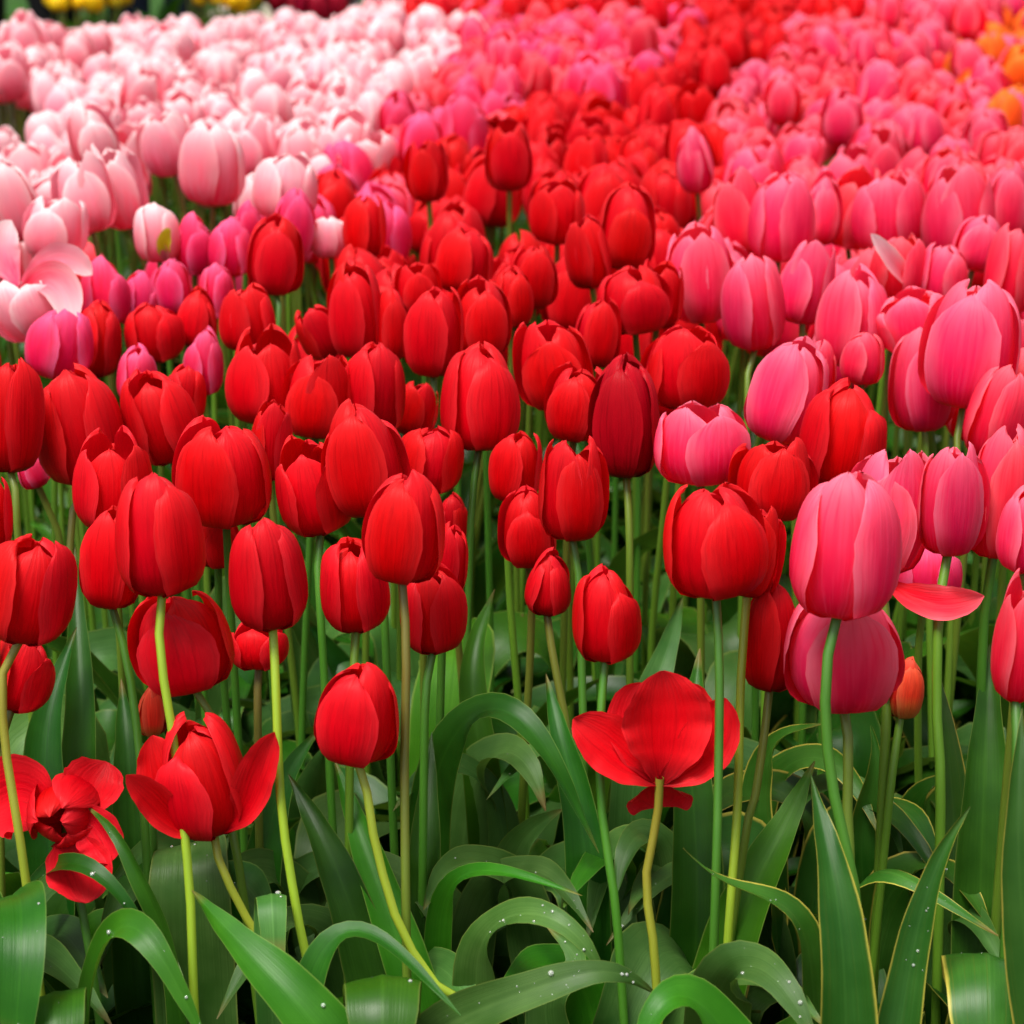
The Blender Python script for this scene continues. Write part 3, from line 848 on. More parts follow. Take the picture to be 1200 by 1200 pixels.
JIT = random.Random(11)
hero_pos = []
hero_roots = []
for h in T:
    D = h['D'] or plane_depth(h['v']) * (1 + JIT.uniform(-.015, .015))
    W = h['w'] / F * D
    hp = h['h'] / F * D
    rng = random.Random(int(h['u'] * 13 + h['v'] * 7))
    if h['col'] == 'pale' and h['w'] > 50:
        W, hp = W * .94, hp * 1.1
    lean = math.radians(h['lean'] + (rng.uniform(-6, 6) if h['v'] < 560 else rng.uniform(-2, 2)))
    if h['kind'] == 'egg' and h['col'] in ('red', 'coral') and h['yaw'] is None and h['var'] is None:
        h['kind'] = rng.choice(('egg', 'cup', 'flare', 'flare'))
    pit = math.radians(h['pitch'] if h['pitch'] else rng.uniform(-5, 6))
    # axis: up, leaned sideways in the picture and tipped to (-) or from (+) the viewer
    axis = Vector((math.sin(lean), math.sin(pit) * math.cos(lean), math.cos(lean) * math.cos(pit))).normalized()
    if h['pitch']:
        Hh = 0.055
        axis = (axis + Vector((0, 0, -.05))).normalized()
    else:
        Hh = math.sqrt(max(hp * hp - (0.8 * W * SP) ** 2, (0.6 * hp) ** 2)) / CP
    ctr = unproj(h['u'], h['v'], D)
    base = ctr - axis * Hh * 0.5
    if h['pitch']:
        base = ctr - axis * Hh * 0.6
    if h['nohead']:
        base = unproj(773, 916, D)
        axis = Vector((0, -.25, 1)).normalized()
    # stem
    pts = [base + axis * 0.003]
    if h['stem']:
        for k, (su, sv) in enumerate(h['stem']):
            pts.append(unproj(su, sv, D + 0.004 * (k + 1)))
        d = (pts[-1] - pts[-2])
        d = Vector((d.x, d.y, min(d.z, -0.02)))
        d = Vector((d.x * 0.5, d.y * 0.3, d.z)).normalized()
        kz = pts[-1].z / max(0.3, -d.z)
        g = pts[-1] + d * kz
        g.z = -0.01
        pts.append(g)
    else:
        g = Vector((base.x + rng.uniform(-.02, .02) - axis.x * 0.08, base.y + rng.uniform(-.015, .02), -0.01))
        m1 = base - axis * 0.05
        m2 = m1.lerp(g, 0.5) + Vector((rng.uniform(-.008, .008), rng.uniform(-.008, .008), 0))
        pts += [m1, m2, g]
    loc = Vector((g.x, g.y, 0))
    root = root_at('tulip', loc, h['label'], 'tulip', 'tulips at the front of the beds')
    if not h['nohead']:
        add_head(root, base - loc, axis, W, Hh, h['col'], h['kind'], h['var'] if h['var'] is not None else rng.randrange(KINDS[h['kind']][0]), rng.uniform(0, 6.28) if h['yaw'] is None else h['yaw'])
    mb = MB()
    rad = 0.0031 if h['col'] in ('pink', 'coral') and h['v'] > 550 else 0.0026
    tube(mb, [p - loc for p in pts], rad, rad * 1.15, 8, 18 if h['stem'] else 12)
    link('stem', mb.mesh('stem', [h['sm'] or rng.choice((STEM, STEM, STEM, STEM_D))]), root)
    if h['extra']:
        for (pp, wpx, dd, c) in h['extra']:
            P = []
            for k, (a, b) in enumerate(pp):
                P.append(unproj(a, b, D + dd * (k / (len(pp) - 1))) - loc)
            add_leaf(root, P, wpx / F * D, (0, -0.85, 0.5), PM[c], rng, PETAL_W, 0, 0.42, rng.uniform(-.15, .15), 0.04, 'petal', 24)
    h['loc'], h['root'], h['rng'], h['Dd'] = loc, root, rng, D
    hero_pos.append((h['u'], h['v'], h['w'], h['h'], D, ctr))
    hero_roots.append((loc, root))

# ------------------------------------------------------------------ the big foreground leaves, each traced at its own depth
# (points u, v, D from base upwards), width px, normal hint, material, drops, profile, label-less part of the nearest plant
BIG = []


def Lf(pts, w, nh, mat=LEAF, drops=0, depth=0.3, twist=0.0, prof=LEAF_W):
    BIG.append((pts, w, nh, mat, drops, depth, twist, prof))


TOWARD = (0, -0.8, 0.55)
UPN = (0, -0.35, 0.9)
Lf([(-60, 1260, 1.40), (-20, 1120, 1.36), (15, 1040, 1.30), (26, 1060, 1.24), (24, 1130, 1.22), (16, 1230, 1.22)], 62, UPN, LEAF_B, 14, 0.1, 0, LEAF_FLAT)
Lf([(-10, 1150, 1.42), (25, 1050, 1.36), (85, 998, 1.30), (140, 1035, 1.29), (190, 1130, 1.30)], 40, (-.2, -.35, .9), LEAF, 22)
Lf([(100, 1290, 1.33), (100, 1160, 1.29), (145, 1062, 1.25), (190, 1120, 1.23), (250, 1240, 1.23)], 58, (-.3, -.4, .85), LEAF_B, 8, 0.25)
Lf([(235, 1330, 1.40), (230, 1180, 1.39), (222, 1060, 1.37), (222, 992, 1.38), (226, 985, 1.42)], 98, TOWARD, LEAF_G, 26, 0.12, 0, LEAF_FLAT)
Lf([(420, 1290, 1.24), (365, 1190, 1.23), (290, 1112, 1.25), (225, 1044, 1.29)], 92, (.25, -.7, .6), LEAF_B, 4, 0.35)
Lf([(64, 1290, 1.30), (64, 1200, 1.30), (64, 1158, 1.27), (64, 1176, 1.23), (64, 1260, 1.22)], 76, UPN, LEAF_B, 5, 0.1, 0, LEAF_FLAT)
Lf([(165, 1150, 1.44), (158, 1000, 1.43), (150, 880, 1.43), (142, 795, 1.46)], 66, TOWARD, LEAF_D if False else LEAF, 0, 0.45)
Lf([(200, 1120, 1.31), (168, 1050, 1.30), (140, 975, 1.30), (100, 944, 1.33)], 38, (-.5, -.6, .6), LEAF, 2)
Lf([(450, 1250, 1.38), (432, 1130, 1.37), (388, 1000, 1.37), (338, 908, 1.40)], 72, (.1, -.85, .5), LEAF, 0, 0.4)
Lf([(500, 1230, 1.36), (470, 1110, 1.36), (430, 1000, 1.38), (392, 890, 1.42)], 62, (.1, -.85, .5), LEAF_B, 0, 0.4)
Lf([(500, 1210, 1.41), (496, 1060, 1.41), (500, 960, 1.42), (506, 858, 1.45)], 58, TOWARD, LEAF, 0, 0.5)
Lf([(350, 1260, 1.27), (370, 1110, 1.27), (408, 1066, 1.27), (460, 1105, 1.26), (540, 1190, 1.24)], 44, (.2, -.3, .9), LEAF, 0, 0.3)
Lf([(448, 1290, 1.30), (448, 1200, 1.29), (448, 1138, 1.26), (448, 1156, 1.22), (448, 1250, 1.21)], 94, UPN, LEAF_B, 14, 0.1, 0, LEAF_FLAT)
Lf([(500, 1010, 1.48), (512, 890, 1.46), (560, 815, 1.43), (606, 820, 1.41), (650, 890, 1.40), (702, 1000, 1.40)], 56, (.1, -.45, .85), LEAF, 0, 0.25)
Lf([(545, 1060, 1.56), (548, 930, 1.55), (580, 872, 1.52), (620, 885, 1.49), (640, 950, 1.48)], 86, UPN, LEAF_G, 3, 0.2)
Lf([(600, 1100, 1.50), (596, 1010, 1.48), (622, 970, 1.46), (660, 948, 1.44)], 72, (-.1, -.75, .6), LEAF_G, 0, 0.35)
Lf([(512, 1180, 1.40), (514, 1060, 1.38), (540, 1012, 1.36), (600, 1022, 1.34), (682, 1050, 1.32)], 38, (0, -.4, .9), LEAF_B, 2, 0.35)
Lf([(560, 1230, 1.36), (552, 1130, 1.34), (575, 1075, 1.31), (640, 1062, 1.28), (690, 1100, 1.27), (712, 1150, 1.28)], 62, (-.15, -.45, .85), LEAF_G, 36, 0.2)
Lf([(480, 1250, 1.29), (545, 1190, 1.27), (640, 1155, 1.25), (725, 1125, 1.25), (768, 1165, 1.27)], 68, (0, -.7, .7), LEAF_G, 42, 0.25)
Lf([(640, 1200, 1.33), (680, 1130, 1.33), (640, 1085, 1.34)], 70, (0, -.8, .5), LEAF_G, 10, 0.2)
Lf([(880, 1280, 1.26), (840, 1190, 1.25), (800, 1145, 1.24), (765, 1170, 1.23), (740, 1260, 1.23)], 84, UPN, LEAF_B, 5, 0.2)
Lf([(960, 1260, 1.33), (955, 1140, 1.30), (935, 1050, 1.28), (880, 1046, 1.28), (840, 1040, 1.27), (800, 994, 1.28)], 54, (0, -.6, .8), LEAF_Y, 6, 0.35, 0.6)
Lf([(996, 1330, 1.24), (994, 1200, 1.23), (984, 1060, 1.23), (950, 906, 1.27)], 84, (.1, -.9, .35), LEAF_Y, 0, 0.4)
Lf([(1040, 1330, 1.25), (1056, 1190, 1.25), (1080, 1060, 1.25), (1106, 985, 1.25), (1137, 945, 1.25)], 64, (-.3, -.8, .5), LEAF_Y, 16, 0.45)
Lf([(1150, 1230, 1.42), (1150, 1060, 1.41), (1155, 900, 1.41), (1160, 755, 1.44)], 82, TOWARD, LEAF, 2, 0.45)
Lf([(1225, 1290, 1.24), (1200, 1120, 1.23), (1192, 980, 1.23), (1198, 830, 1.25)], 66, (-.2, -.9, .4), LEAF_Y, 0, 0.35)
Lf([(1150, 1300, 1.36), (1150, 1200, 1.34), (1155, 1112, 1.30), (1160, 1150, 1.25), (1160, 1260, 1.24)], 104, UPN, LEAF_Y, 10, 0.15, 0, LEAF_FLAT)
Lf([(840, 1250, 1.34), (838, 1170, 1.31), (872, 1118, 1.27), (920, 1150, 1.24), (960, 1230, 1.23)], 92, (0, -.5, .8), LEAF_G, 20, 0.2)
Lf([(840, 1160, 1.40), (880, 1045, 1.40), (918, 970, 1.41), (955, 892, 1.43)], 76, (-.3, -.8, .5), LEAF_B, 0, 0.35)
Lf([(1000, 1150, 1.40), (1000, 1050, 1.37), (1030, 1008, 1.34), (1072, 1035, 1.32), (1170, 1096, 1.30)], 46, (0, -.4, .9), LEAF_Y, 12, 0.3)
Lf([(1125, 1120, 1.45), (1120, 980, 1.45), (1112, 870, 1.45), (1098, 778, 1.47)], 54, (.2, -.85, .4), LEAF_Y, 0, 0.3)
Lf([(1070, 1110, 1.52), (1060, 980, 1.52), (1085, 920, 1.50), (1130, 905, 1.46)], 60, UPN, LEAF_Y, 4, 0.25)
Lf([(1020, 1080, 1.50), (1010, 960, 1.49), (1035, 885, 1.47), (1020, 850, 1.48)], 48, TOWARD, LEAF_Y, 0, 0.4)
Lf([(900, 1080, 1.50), (880, 950, 1.50), (905, 862, 1.48), (962, 848, 1.44)], 54, UPN, LEAF_Y, 0, 0.3)
Lf([(770, 1100, 1.47), (775, 1000, 1.46), (760, 965, 1.44), (730, 985, 1.42), (722, 1050, 1.41)], 74, UPN, LEAF_G, 3, 0.15)
Lf([(690, 1080, 1.44), (680, 950, 1.44), (655, 860, 1.45), (640, 790, 1.48)], 58, TOWARD, LEAF, 0, 0.4)
Lf([(815, 1130, 1.42), (818, 1000, 1.42), (808, 880, 1.43), (820, 760, 1.47)], 70, TOWARD, LEAF, 0, 0.45)
Lf([(58, 1090, 1.46), (55, 960, 1.46), (50, 850, 1.47), (90, 735, 1.50)], 70, TOWARD, LEAF, 0, 0.45)
Lf([(95, 960, 1.50), (98, 860, 1.50), (92, 760, 1.52), (88, 640, 1.56)], 50, TOWARD, LEAF, 0, 0.5)
Lf([(300, 1110, 1.46), (310, 1000, 1.46), (335, 900, 1.47), (380, 850, 1.48)], 60, TOWARD, LEAF, 0, 0.4)
Lf([(318, 1180, 1.33), (316, 1060, 1.33), (318, 1032, 1.31), (318, 1052, 1.29), (322, 1130, 1.29)], 38, UPN, LEAF_G, 6, 0.1, 0, LEAF_FLAT)
Lf([(572, 980, 1.55), (560, 860, 1.55), (550, 770, 1.56), (580, 690, 1.60)], 52, TOWARD, LEAF_B, 0, 0.45)
Lf([(740, 960, 1.56), (750, 850, 1.56), (780, 770, 1.58), (800, 700, 1.62)], 60, TOWARD, LEAF_G, 0, 0.3)

arng = random.Random(404)
for k in range(34):
    v0 = arng.uniform(850, 1140)
    u0 = (k * 0.618 % 1.0) * 1240 - 20
    if u0 < 360 and v0 < 1000:
        v0 += 130
    if 690 < u0 < 860 and v0 < 960:
        v0 += 120
    D0 = 1.56 - (v0 - 850) / 290 * 0.20 + arng.uniform(-.02, .03)
    sg = arng.choice((-1, 1))
    du, hg, w0 = arng.uniform(50, 120), arng.uniform(80, 150), arng.uniform(48, 82)
    Lf([(u0 - sg * du * .75, v0 + hg + 60, D0 + .03), (u0 - sg * du * .55, v0 + hg * .45, D0 + .02), (u0 - sg * du * .2, v0 + 12, D0), (u0 + sg * du * .2, v0, D0 - .02), (u0 + sg * du * .65, v0 + hg * .3, D0 - .05), (u0 + sg * du * arng.uniform(.8, 1.2), v0 + hg * arng.uniform(.6, 1.0), D0 - .07)],
       w0, (arng.uniform(-.25, .25), -.4, .88), arng.choice((LEAF_Y, LEAF_Y, LEAF_G)) if u0 > 900 else arng.choice((LEAF_G, LEAF_G, LEAF_B)), arng.choice((0, 4, 14)), arng.uniform(.1, .35), arng.uniform(-.4, .4))

brng = random.Random(21)
n_plain = 0
plants = []
for (pts, w, nh, mat, drops, depth, twist, prof) in BIG:
    P = [unproj(*p) for p in pts]
    first = P[0]
    g = Vector((first.x, first.y + 0.01, -0.005))
    gap, near = min(((r[0] - Vector((g.x, g.y, 0))).length, i) for i, r in enumerate(hero_roots))
    if gap < 0.085:
        loc, root = hero_roots[near]
        g = Vector((loc.x, loc.y, -0.005))
    else:
        best = min(((q[0] - Vector((g.x, g.y, 0))).length, i) for i, q in enumerate(plants)) if plants else (9, 0)
        if best[0] < 0.09:
            loc, root = plants[best[1]][0], plants[best[1]][1]
            g = Vector((loc.x, loc.y, -0.005))
        else:
            loc = Vector((g.x, g.y, 0))
            root = root_at('leafy_plant', loc, '', 'plant', 'leafy plants without a flower')
            plants.append((loc, root, P))
    Q = ([g] if first.z > 0.03 else []) + P
    Wd = w / F * sum(p[2] for p in pts) / len(pts)
    add_leaf(root, [p - loc for p in Q], Wd, nh, mat, brng, prof, drops, depth, twist, 0.035)
PL = ['flat folded leaf plant at the lower left corner', 'arched leaf plant near the lower left', 'low leafy plant under the ragged open red tulip', 'broad leaved plant in the bottom row, left of centre', 'leafy plant at bottom centre with wet arching blades',
      'leafy plant bottom right of centre', 'upright yellow edged leaf plant in the lower right', 'leafy plant at the lower right corner', 'leafy plant behind the front stems at left', 'leafy plant behind the front stems at centre', 'leafy plant behind the front stems at right']


def place_words(u, v):
    hx = '%d' % round(u / 12)
    return '%s percent across, %d percent down the photo' % (hx, round(v / 12))


used_labels = set(h['label'] for h in T)


def uniq(s):
    base, k = s, 0
    while s in used_labels:
        k += 1
        s = base.replace(' percent across', '.%d percent across' % k)
        if k > 9:
            break
    used_labels.add(s)
    return s


for loc, root, P in plants:
    top = max(P, key=lambda p: p.z)
    u, v, _ = proj(top)
    root['label'] = uniq('flowerless leafy plant, highest leaf ' + place_words(u, v))

# leaves of the plants the photo shows in full
frng = random.Random(5)
for h in T:
    k = 2 if h['Dd'] > 1.45 else 1
    mats = (LEAF, LEAF_B, LEAF_Y, LEAF_Y) if h['u'] > 900 and h['Dd'] < 1.6 else None
    if h['Dd'] < 1.36:
        free_leaves(h['root'], 2, frng, 0.72, mats)
    else:
        free_leaves(h['root'], k + 1, frng, 0.92 if h['Dd'] > 1.5 else 0.85, mats)

# flowerless plants that fill the front of the bed
grid_rng = random.Random(33)
y = 1.28
while y < 1.95:
    half = 0.30 * y
    x = -half
    while x < half:
        px, py = x + grid_rng.uniform(-.025, .025), y + grid_rng.uniform(-.025, .025)
        u, v, D = proj(Vector((px, py, 0.18)))
        if min((r[0] - Vector((px, py, 0))).length for r in hero_roots) > 0.035:
            r = root_at('leafy_plant', (px, py, 0), uniq('young flowerless leafy plant, its middle ' + place_words(u, v)), 'plant', 'leafy plants without a flower')
            sc = 0.62 if y < 1.42 else (0.9 if y < 1.58 else 1.12)
            mats = (LEAF, LEAF_B, LEAF_Y, LEAF_Y) if u > 880 else None
            free_leaves(r, 2, grid_rng, sc, mats)
            arch_leaves(r, 3, grid_rng, 1.0 if y < 1.42 else 1.15, (LEAF_B, LEAF_G, LEAF, LEAF_Y) if u > 880 else (LEAF_B, LEAF_G, LEAF_G, LEAF))
        x += 0.085
    y += 0.085

# ------------------------------------------------------------------ the mass of tulips behind
def inpoly(u, v, P):
    c = False
    j = len(P) - 1
    for i in range(len(P)):
        if (P[i][1] > v) != (P[j][1] > v) and u < (P[j][0] - P[i][0]) * (v - P[i][1]) / (P[j][1] - P[i][1]) + P[i][0]:
            c = not c
        j = i
    return c


P_PALE = [(-400, 43), (60, 43), (200, 42), (300, 35), (420, 22), (475, 10), (545, 28), (552, 55), (500, 98), (455, 150), (410, 215), (360, 250), (300, 235), (200, 190), (150, 215), (130, 250), (60, 300), (-20, 330), (-400, 330)]
P_MAG = [(545, 22), (700, 14), (832, 10), (812, 50), (760, 96), (700, 122), (645, 120), (600, 145), (560, 185), (515, 230), (450, 272), (330, 322), (210, 345), (100, 370), (90, 330), (200, 300), (300, 260), (360, 250), (410, 215), (455, 150), (500, 98), (552, 55)]
P_PINK = [(960, -40), (952, 20), (900, 70), (845, 105), (828, 160), (838, 200), (812, 240), (790, 300), (855, 380), (880, 520), (1600, 520), (1600, -40)]
GAPS = [(8, 140, 42, 40), (190, 232, 26, 30), (140, 285, 50, 46), (603, 262, 34, 34), (1150, 322, 30, 22), (350, 400, 22, 34), (256, 470, 26, 40), (876, 460, 24, 60), (512, 560, 50, 60), (60, 320, 40, 24)]


def zone(u, v, rng):
    if v < 22 and u > 482:
        if u < 1050 - v * 3:
            return 'red'
        return 'pink'
    if v < 12 and 325 < u < 402:
        return 'maroon'
    for (a, b, rx, ry) in GAPS:
        if ((u - a) / rx) ** 2 + ((v - b) / ry) ** 2 < 1:
            return None
    if inpoly(u, v, P_PALE):
        return 'pale'
    if inpoly(u, v, P_MAG):
        k = rng.random()
        if v < 130:
            return 'pink' if k < .25 else ('magenta' if k < .6 else 'coral')
        return 'magenta' if k < .66 else ('red' if k < .78 else ('coral' if k < .9 else 'pink'))
    if inpoly(u, v, P_PINK):
        k = rng.random()
        if ((u - 1180) / 54) ** 2 + ((v - 90) / 70) ** 2 < 1:
            return 'orange' if k < .42 else 'pink'
        return 'coral' if k < .5 else 'pink'
    if u < 310 and v < 320:
        return None
    if u < 482 and v < 40:
        return None
    return 'red' if v > -120 else None


WORD = {'red': 'red tulip in the packed red band', 'pink': 'pink tulip in the pink rows', 'coral': 'deep pink tulip in the pink rows', 'magenta': 'magenta tulip in the mixed strip', 'pale': 'pale tulip in the white pink bed',
        'orange': 'orange tulip among the pinks', 'maroon': 'dark maroon tulip behind the pale bed', 'yellow': 'yellow tulip far behind the pale bed'}
GROUP = {'red': 'red tulips packed in the centre band', 'pink': 'pink tulips packed in rows', 'coral': 'pink tulips packed in rows', 'magenta': 'magenta tulips in the mixed strip', 'pale': 'pale pink tulips in the left bed',
         'orange': 'orange tulips among the pinks', 'maroon': 'maroon tulips at the back', 'yellow': 'yellow tulips at the back'}
_low = {}


def low_tulip(var, colour):
    """one mesh: bloom, stem and two leaves, base at origin, 0.45 m to the middle of a bloom 6 cm wide"""
    key = (var, colour)
    if key not in _low:
        kind = ('egg', 'cup', 'egg', 'flare', 'egg', 'flare', 'cup')[var]
        rng = random.Random(900 + var)
        mb = MB()
        ax = Vector((rng.uniform(-.26, .26), rng.uniform(-.2, .2), 1)).normalized()
        base = Vector((0, 0, 0.415))
        M = axis_matrix(ax, rng.uniform(0, 6))
        hh = rng.uniform(.072, .086)
        for rows, uvs in head_petals(kind, hash_seed(kind, var + 40), KINDS[kind][1], KINDS[kind][2], 7, 10):
            mb.grid([[base + M @ Vector((p.x * .0275, p.y * .0275, p.z * hh)) for p in r] for r in rows], uvs, 0)
        tube(mb, [base + ax * 0.002, base - ax * 0.05, Vector((rng.uniform(-.01, .01), rng.uniform(-.01, .01), .2)), Vector((0, 0, -0.01))], .0028, .0032, 5, 7, 1)
        for k in range(2):
            a = rng.uniform(0, 6.28)
            d = Vector((math.cos(a), math.sin(a), 0))
            L = rng.uniform(.24, .33)
            ribbon(mb, [Vector((0, 0, -.005)), d * .02 + Vector((0, 0, L * .35)), d * .06 + Vector((0, 0, L * .75)), d * rng.uniform(.1, .16) + Vector((0, 0, L * rng.uniform(.8, 1.0)))],
                   rng.uniform(.03, .045), (-d.x * .7, -d.y * .7, .6), LEAF_W, .4, 9, 5, .04, rng, 2)
        _low[key] = mb.mesh('tulip', [PM[colour], STEM, LEAF_B])
    return _low[key]


_stem_pool = []
for i in range(4):
    rng = random.Random(60 + i)
    mb = MB()
    tube(mb, [Vector((0, 0, 1)), Vector((rng.uniform(-.01, .01), 0, .86)), Vector((rng.uniform(-.025, .025), rng.uniform(-.02, .02), .45)), Vector((0, 0, -.02))], .0028, .0033, 6, 10)
    _stem_pool.append(mb.mesh('stem', [STEM]))

frng = random.Random(77)
FILL = []
SX, SY = 0.064, 0.072
y = 1.50
row = 0
while y < 6.3:
    half = 0.285 * y + 0.12
    n = int(2 * half / SX)
    for i in range(n + 1):
        x = -half + i * SX + (SX / 2 if row % 2 else 0) + frng.uniform(-.022, .022)
        yy = y + frng.uniform(-.026, .026)
        z = 0.45 + frng.gauss(0, .018)
        u, v, D = proj(Vector((x, yy, z)))
        if v > 500 or u < -70 or u > 1270 or v < -120:
            continue
        c = zone(u, v, frng)
        if c is None:
            continue
        if c == 'pink' and frng.random() < .03:
            c = 'magenta'
        ok = True
        for (hu, hv, hw, hh, hD, ctr) in hero_pos:
            if (Vector((x, yy, 0)) - Vector((ctr.x, ctr.y, 0))).length < 0.048 or (v > 190 and D < hD + 0.03 and abs(u - hu) < hw * .5 + 1700 * .06 / D * .5 and abs(v - hv) < hh * .5 + 1700 * .075 / D * .5):
                ok = False
                break
        if not ok:
            continue
        FILL.append((D, x, yy, z, u, v, c))
    y += SY
    row += 1
FILL.sort()
N_OWN = 300 - len(T)
mass = MB()
mass_rnd = []
MASS_MATS = [PM[k] for k in ('red', 'pink', 'coral', 'magenta', 'pale', 'orange', 'yellow', 'maroon')] + [STEM, LEAF_B]
MASS_IX = {k: i for i, k in enumerate(('red', 'pink', 'coral', 'magenta', 'pale', 'orange', 'yellow', 'maroon'))}


def mass_add(M, var, c):
    me = low_tulip(var, c)
    b = len(mass.v)
    mass.v.extend([M @ q.co for q in me.vertices])
    ul = me.uv_layers[0].data
    for p in me.polygons:
        mass.f.append([b + k for k in p.vertices])
        mass.uv.extend([tuple(ul[k].uv) for k in p.loop_indices])
        mass.mi.append((MASS_IX[c], 8, 9)[p.material_index])
    mass_rnd.extend([frng.random()] * len(me.vertices))


for k, (D, x, yy, z, u, v, c) in enumerate(FILL):
    sc = frng.uniform(.86, 1.06) * (1.08 if c == 'pale' else 1.0)
    if k < N_OWN:
        r = root_at('tulip', (x, yy, 0), uniq(WORD[c] + ', ' + place_words(u, v)), 'tulip', GROUP[c])
        kind = frng.choice(('egg', 'flare', 'flare', 'cup', 'flare', 'open') if c in ('pale', 'pink') else ('egg', 'egg', 'egg', 'cup', 'flare'))
        w = .060 * sc
        hh = w * frng.uniform(1.2, 1.42)
        ln = .26 if c == 'pale' else .18
        ax = Vector((frng.uniform(-ln, ln), frng.uniform(-ln, ln), 1)).normalized()
        add_head(r, Vector((0, 0, z - hh / 2)), ax, w, hh, c, kind, frng.randrange(KINDS[kind][0]), frng.uniform(0, 6.28))
        link('stem', frng.choice(_stem_pool), r, Matrix.Diagonal((1, 1, z - hh / 2 + .003, 1)))
        free_leaves(r, 2, frng, .95, (LEAF, LEAF_B))
    else:
        mass_add(Matrix.Translation((x, yy, 0)) @ Matrix.Rotation(frng.uniform(0, 6.28), 4, 'Z') @ Matrix.Rotation(frng.uniform(-.09, .09), 4, 'X') @ Matrix.Diagonal((sc, sc, z / .45, 1)), frng.randrange(7), c)

# leafy plants in the green gaps between the beds
gr = random.Random(9)
for (a, b, rx, ry) in GAPS:
    for k in range(7):
        uu, vv = a + gr.uniform(-rx, rx) * .9, b + gr.uniform(-ry, ry) * .9
        p = unproj(uu, vv, plane_depth(vv, 0.28))
        r = root_at('leafy_plant', (p.x, p.y, 0), uniq('leafy plant in a green gap, ' + place_words(uu, vv)), 'plant', 'leafy plants in the gaps')
        free_leaves(r, 4, gr, 1.12, (LEAF_B, LEAF))

# yellow bed, maroon bed and visitors beyond
for k in range(90):
    uu = gr.uniform(46, 148) if k < 55 else gr.uniform(222, 300)
    p = unproj(uu, gr.uniform(-40, 6), gr.uniform(6.5, 7.6))
    mass_add(Matrix.Translation((p.x, p.y, 0)) @ Matrix.Rotation(gr.uniform(0, 6.28), 4, 'Z') @ Matrix.Diagonal((.95, .95, max(.5, p.z / .45), 1)), gr.randrange(7), 'yellow')
for k in range(30):
    p = unproj(gr.uniform(328, 402), gr.uniform(-30, 14), gr.uniform(5.6, 6.6))
    mass_add(Matrix.Translation((p.x, p.y, 0)) @ Matrix.Rotation(gr.uniform(0, 6.28), 4, 'Z') @ Matrix.Diagonal((1.1, 1.1, max(.5, p.z / .45), 1)), gr.randrange(7), 'maroon')
me = mass.mesh('far_tulips', MASS_MATS)
me.attributes.new('flower_random', 'FLOAT', 'POINT').data.foreach_set('value', mass_rnd)
far = link('far_tulips', me)
far['label'] = 'blurred far mass of pale pink, rose and red tulips along the top of the photo'
far['category'] = 'tulips'
far['kind'] = 'stuff'
for k in range(70):
    uu, vv = gr.uniform(40, 300) if k < 52 else gr.uniform(420, 480), gr.uniform(-30, 40)
    p = unproj(uu, vv, gr.uniform(6.2, 7.8))
    r = root_at('leafy_plant', (p.x, p.y, 0), uniq('far blurred leafy plant, ' + place_words(uu, max(0, vv))), 'plant', 'leafy plants far behind')
    free_leaves(r, 5, gr, 1.2, (LEAF_B,))


# ------------------------------------------------------------------ visitors at the far side of the bed
def skin(name, verts, edges, radii, mat, parent, root_i=0):
    me = bpy.data.meshes.new(name)
    me.from_pydata(verts, edges, [])
    me.materials.append(mat)
    o = link(name, me, parent)
    o.modifiers.new('skin', 'SKIN')
    for i, rd in enumerate(radii):
        sv = me.skin_vertices[0].data[i]
        sv.radius = (rd, rd) if isinstance(rd, float) else rd
        sv.use_root = (i == root_i)
    ss = o.modifiers.new('smooth', 'SUBSURF')
    ss.levels = ss.render_levels = 2
    for p in me.polygons:
        p.use_smooth = True
    return o


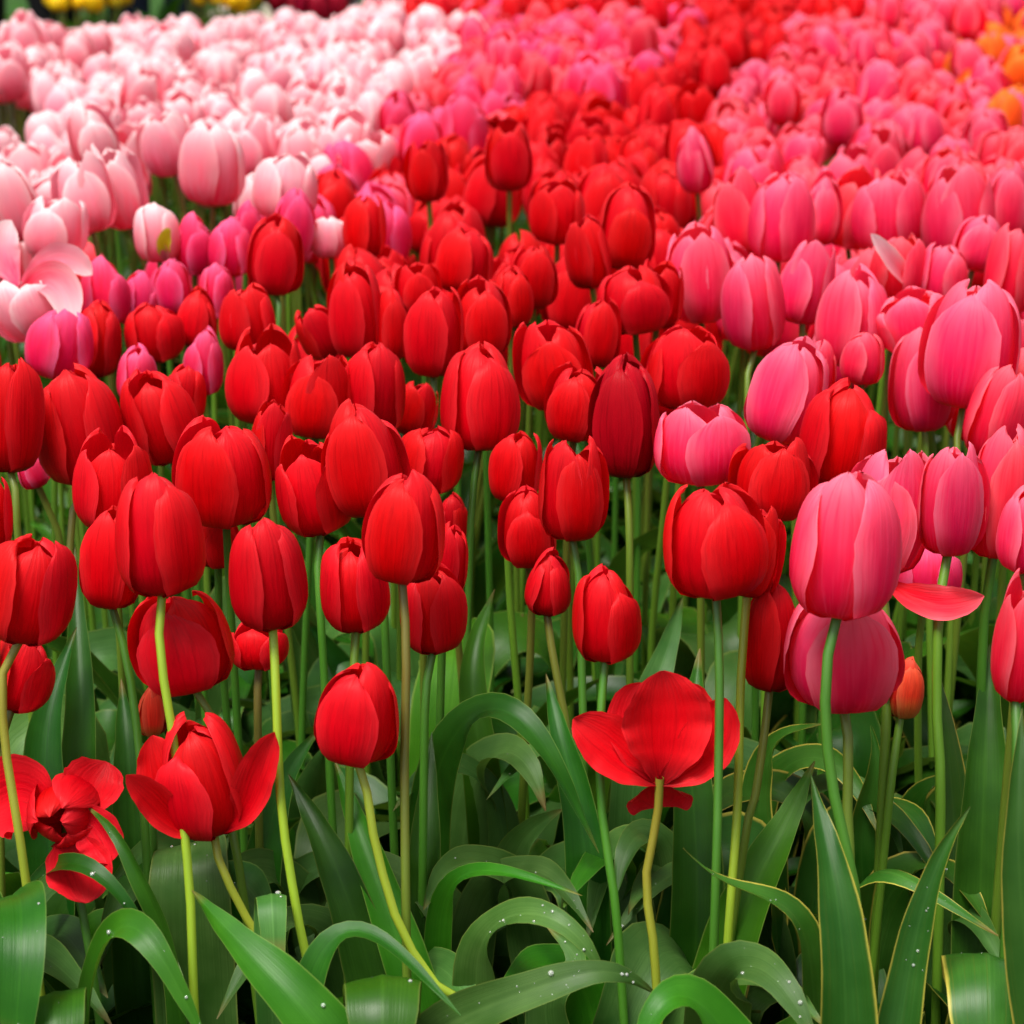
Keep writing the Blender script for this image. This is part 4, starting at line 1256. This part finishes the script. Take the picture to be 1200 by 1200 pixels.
def visitor(x, y, rot, stride, trousers, top, label, gap=0.10):
    r = root_at('person', (x, y, 0), label, 'person', None)
    r.rotation_euler = (0, 0, rot)
    s = stride
    g = gap
    V = [(0, 0, .94), (0, 0, 1.12), (0, .01, 1.30), (0, .01, 1.44), (0, 0, 1.52), (0, -.02, 1.60), (0, -.015, 1.70),
         (-.18, 0, 1.42), (-.24, .02, 1.14), (-.24, -.06, .90), (-.24, -.08, .82),
         (.18, 0, 1.42), (.24, .02, 1.14), (.24, -.06, .90), (.24, -.08, .82),
         (-g, 0, .88), (-g, -s * .45, .50), (-g, -s * .6, .09), (-g, -s * .6 - .13, .04),
         (g, 0, .88), (g, s * .35, .50), (g, s * 1.0, .10 + s * .3), (g, s * 1.0 - .10, .04 + s * .15)]
    E = [(0, 1), (1, 2), (2, 3), (3, 4), (4, 5), (5, 6), (3, 7), (7, 8), (8, 9), (9, 10), (3, 11), (11, 12), (12, 13), (13, 14), (0, 15), (15, 16), (16, 17), (17, 18), (0, 19), (19, 20), (20, 21), (21, 22)]
    rad = [.14, .13, .15, .10, .055, .085, .08, .055, .045, .035, .035, .055, .045, .035, .035, .085, .058, .042, .035, .085, .058, .042, .035]
    skin('body', V, E, rad, SKIN, r)
    idx = [0, 15, 16, 17, 19, 20, 21]
    mp = {k: i for i, k in enumerate(idx)}
    skin('trousers', [V[k] for k in idx], [(mp[a], mp[b]) for a, b in E if a in mp and b in mp], [.155, .105, .082, .072, .105, .082, .072], trousers, r)
    idx = [0, 1, 2, 3, 7, 8, 9, 11, 12, 13]
    mp = {k: i for i, k in enumerate(idx)}
    skin('jacket', [V[k] for k in idx], [(mp[a], mp[b]) for a, b in E if a in mp and b in mp], [.17, .155, .175, .12, .072, .06, .05, .072, .06, .05], top, r)
    skin('hair', [(0, .02, 1.63), (0, .0, 1.74), (0, -.05, 1.76)], [(0, 1), (1, 2)], [.085, .085, .06], HAIR, r)
    for a, b in ((17, 18), (21, 22)):
        A, B = Vector(V[a]), Vector(V[b])
        skin('shoe', [tuple(A + Vector((0, .04, -.03))), tuple(A + Vector((0, 0, -.02))), tuple(B)], [(0, 1), (1, 2)], [.05, .055, .045], SOLE, r)
    return r


p = unproj(184, 10, 7.3)
visitor(p.x, p.y, math.radians(4), 0.05, DENIM, GREYC, 'person in dark navy trousers standing beyond the pale bed, legs only in view', gap=.09)
p = unproj(16, 10, 7.0)
visitor(p.x, p.y, math.radians(-60), 0.13, BLACKC, BLACKC, 'person in black trousers and pale shoes stepping past, top left corner')
p = unproj(446, 10, 7.6)
visitor(p.x, p.y, math.radians(20), 0.04, GREYC, DENIM, 'person in grey trousers standing far beyond the right end of the pale bed', gap=.075)
print('counts', len(T), len(FILL), 'objects', len(bpy.data.objects))
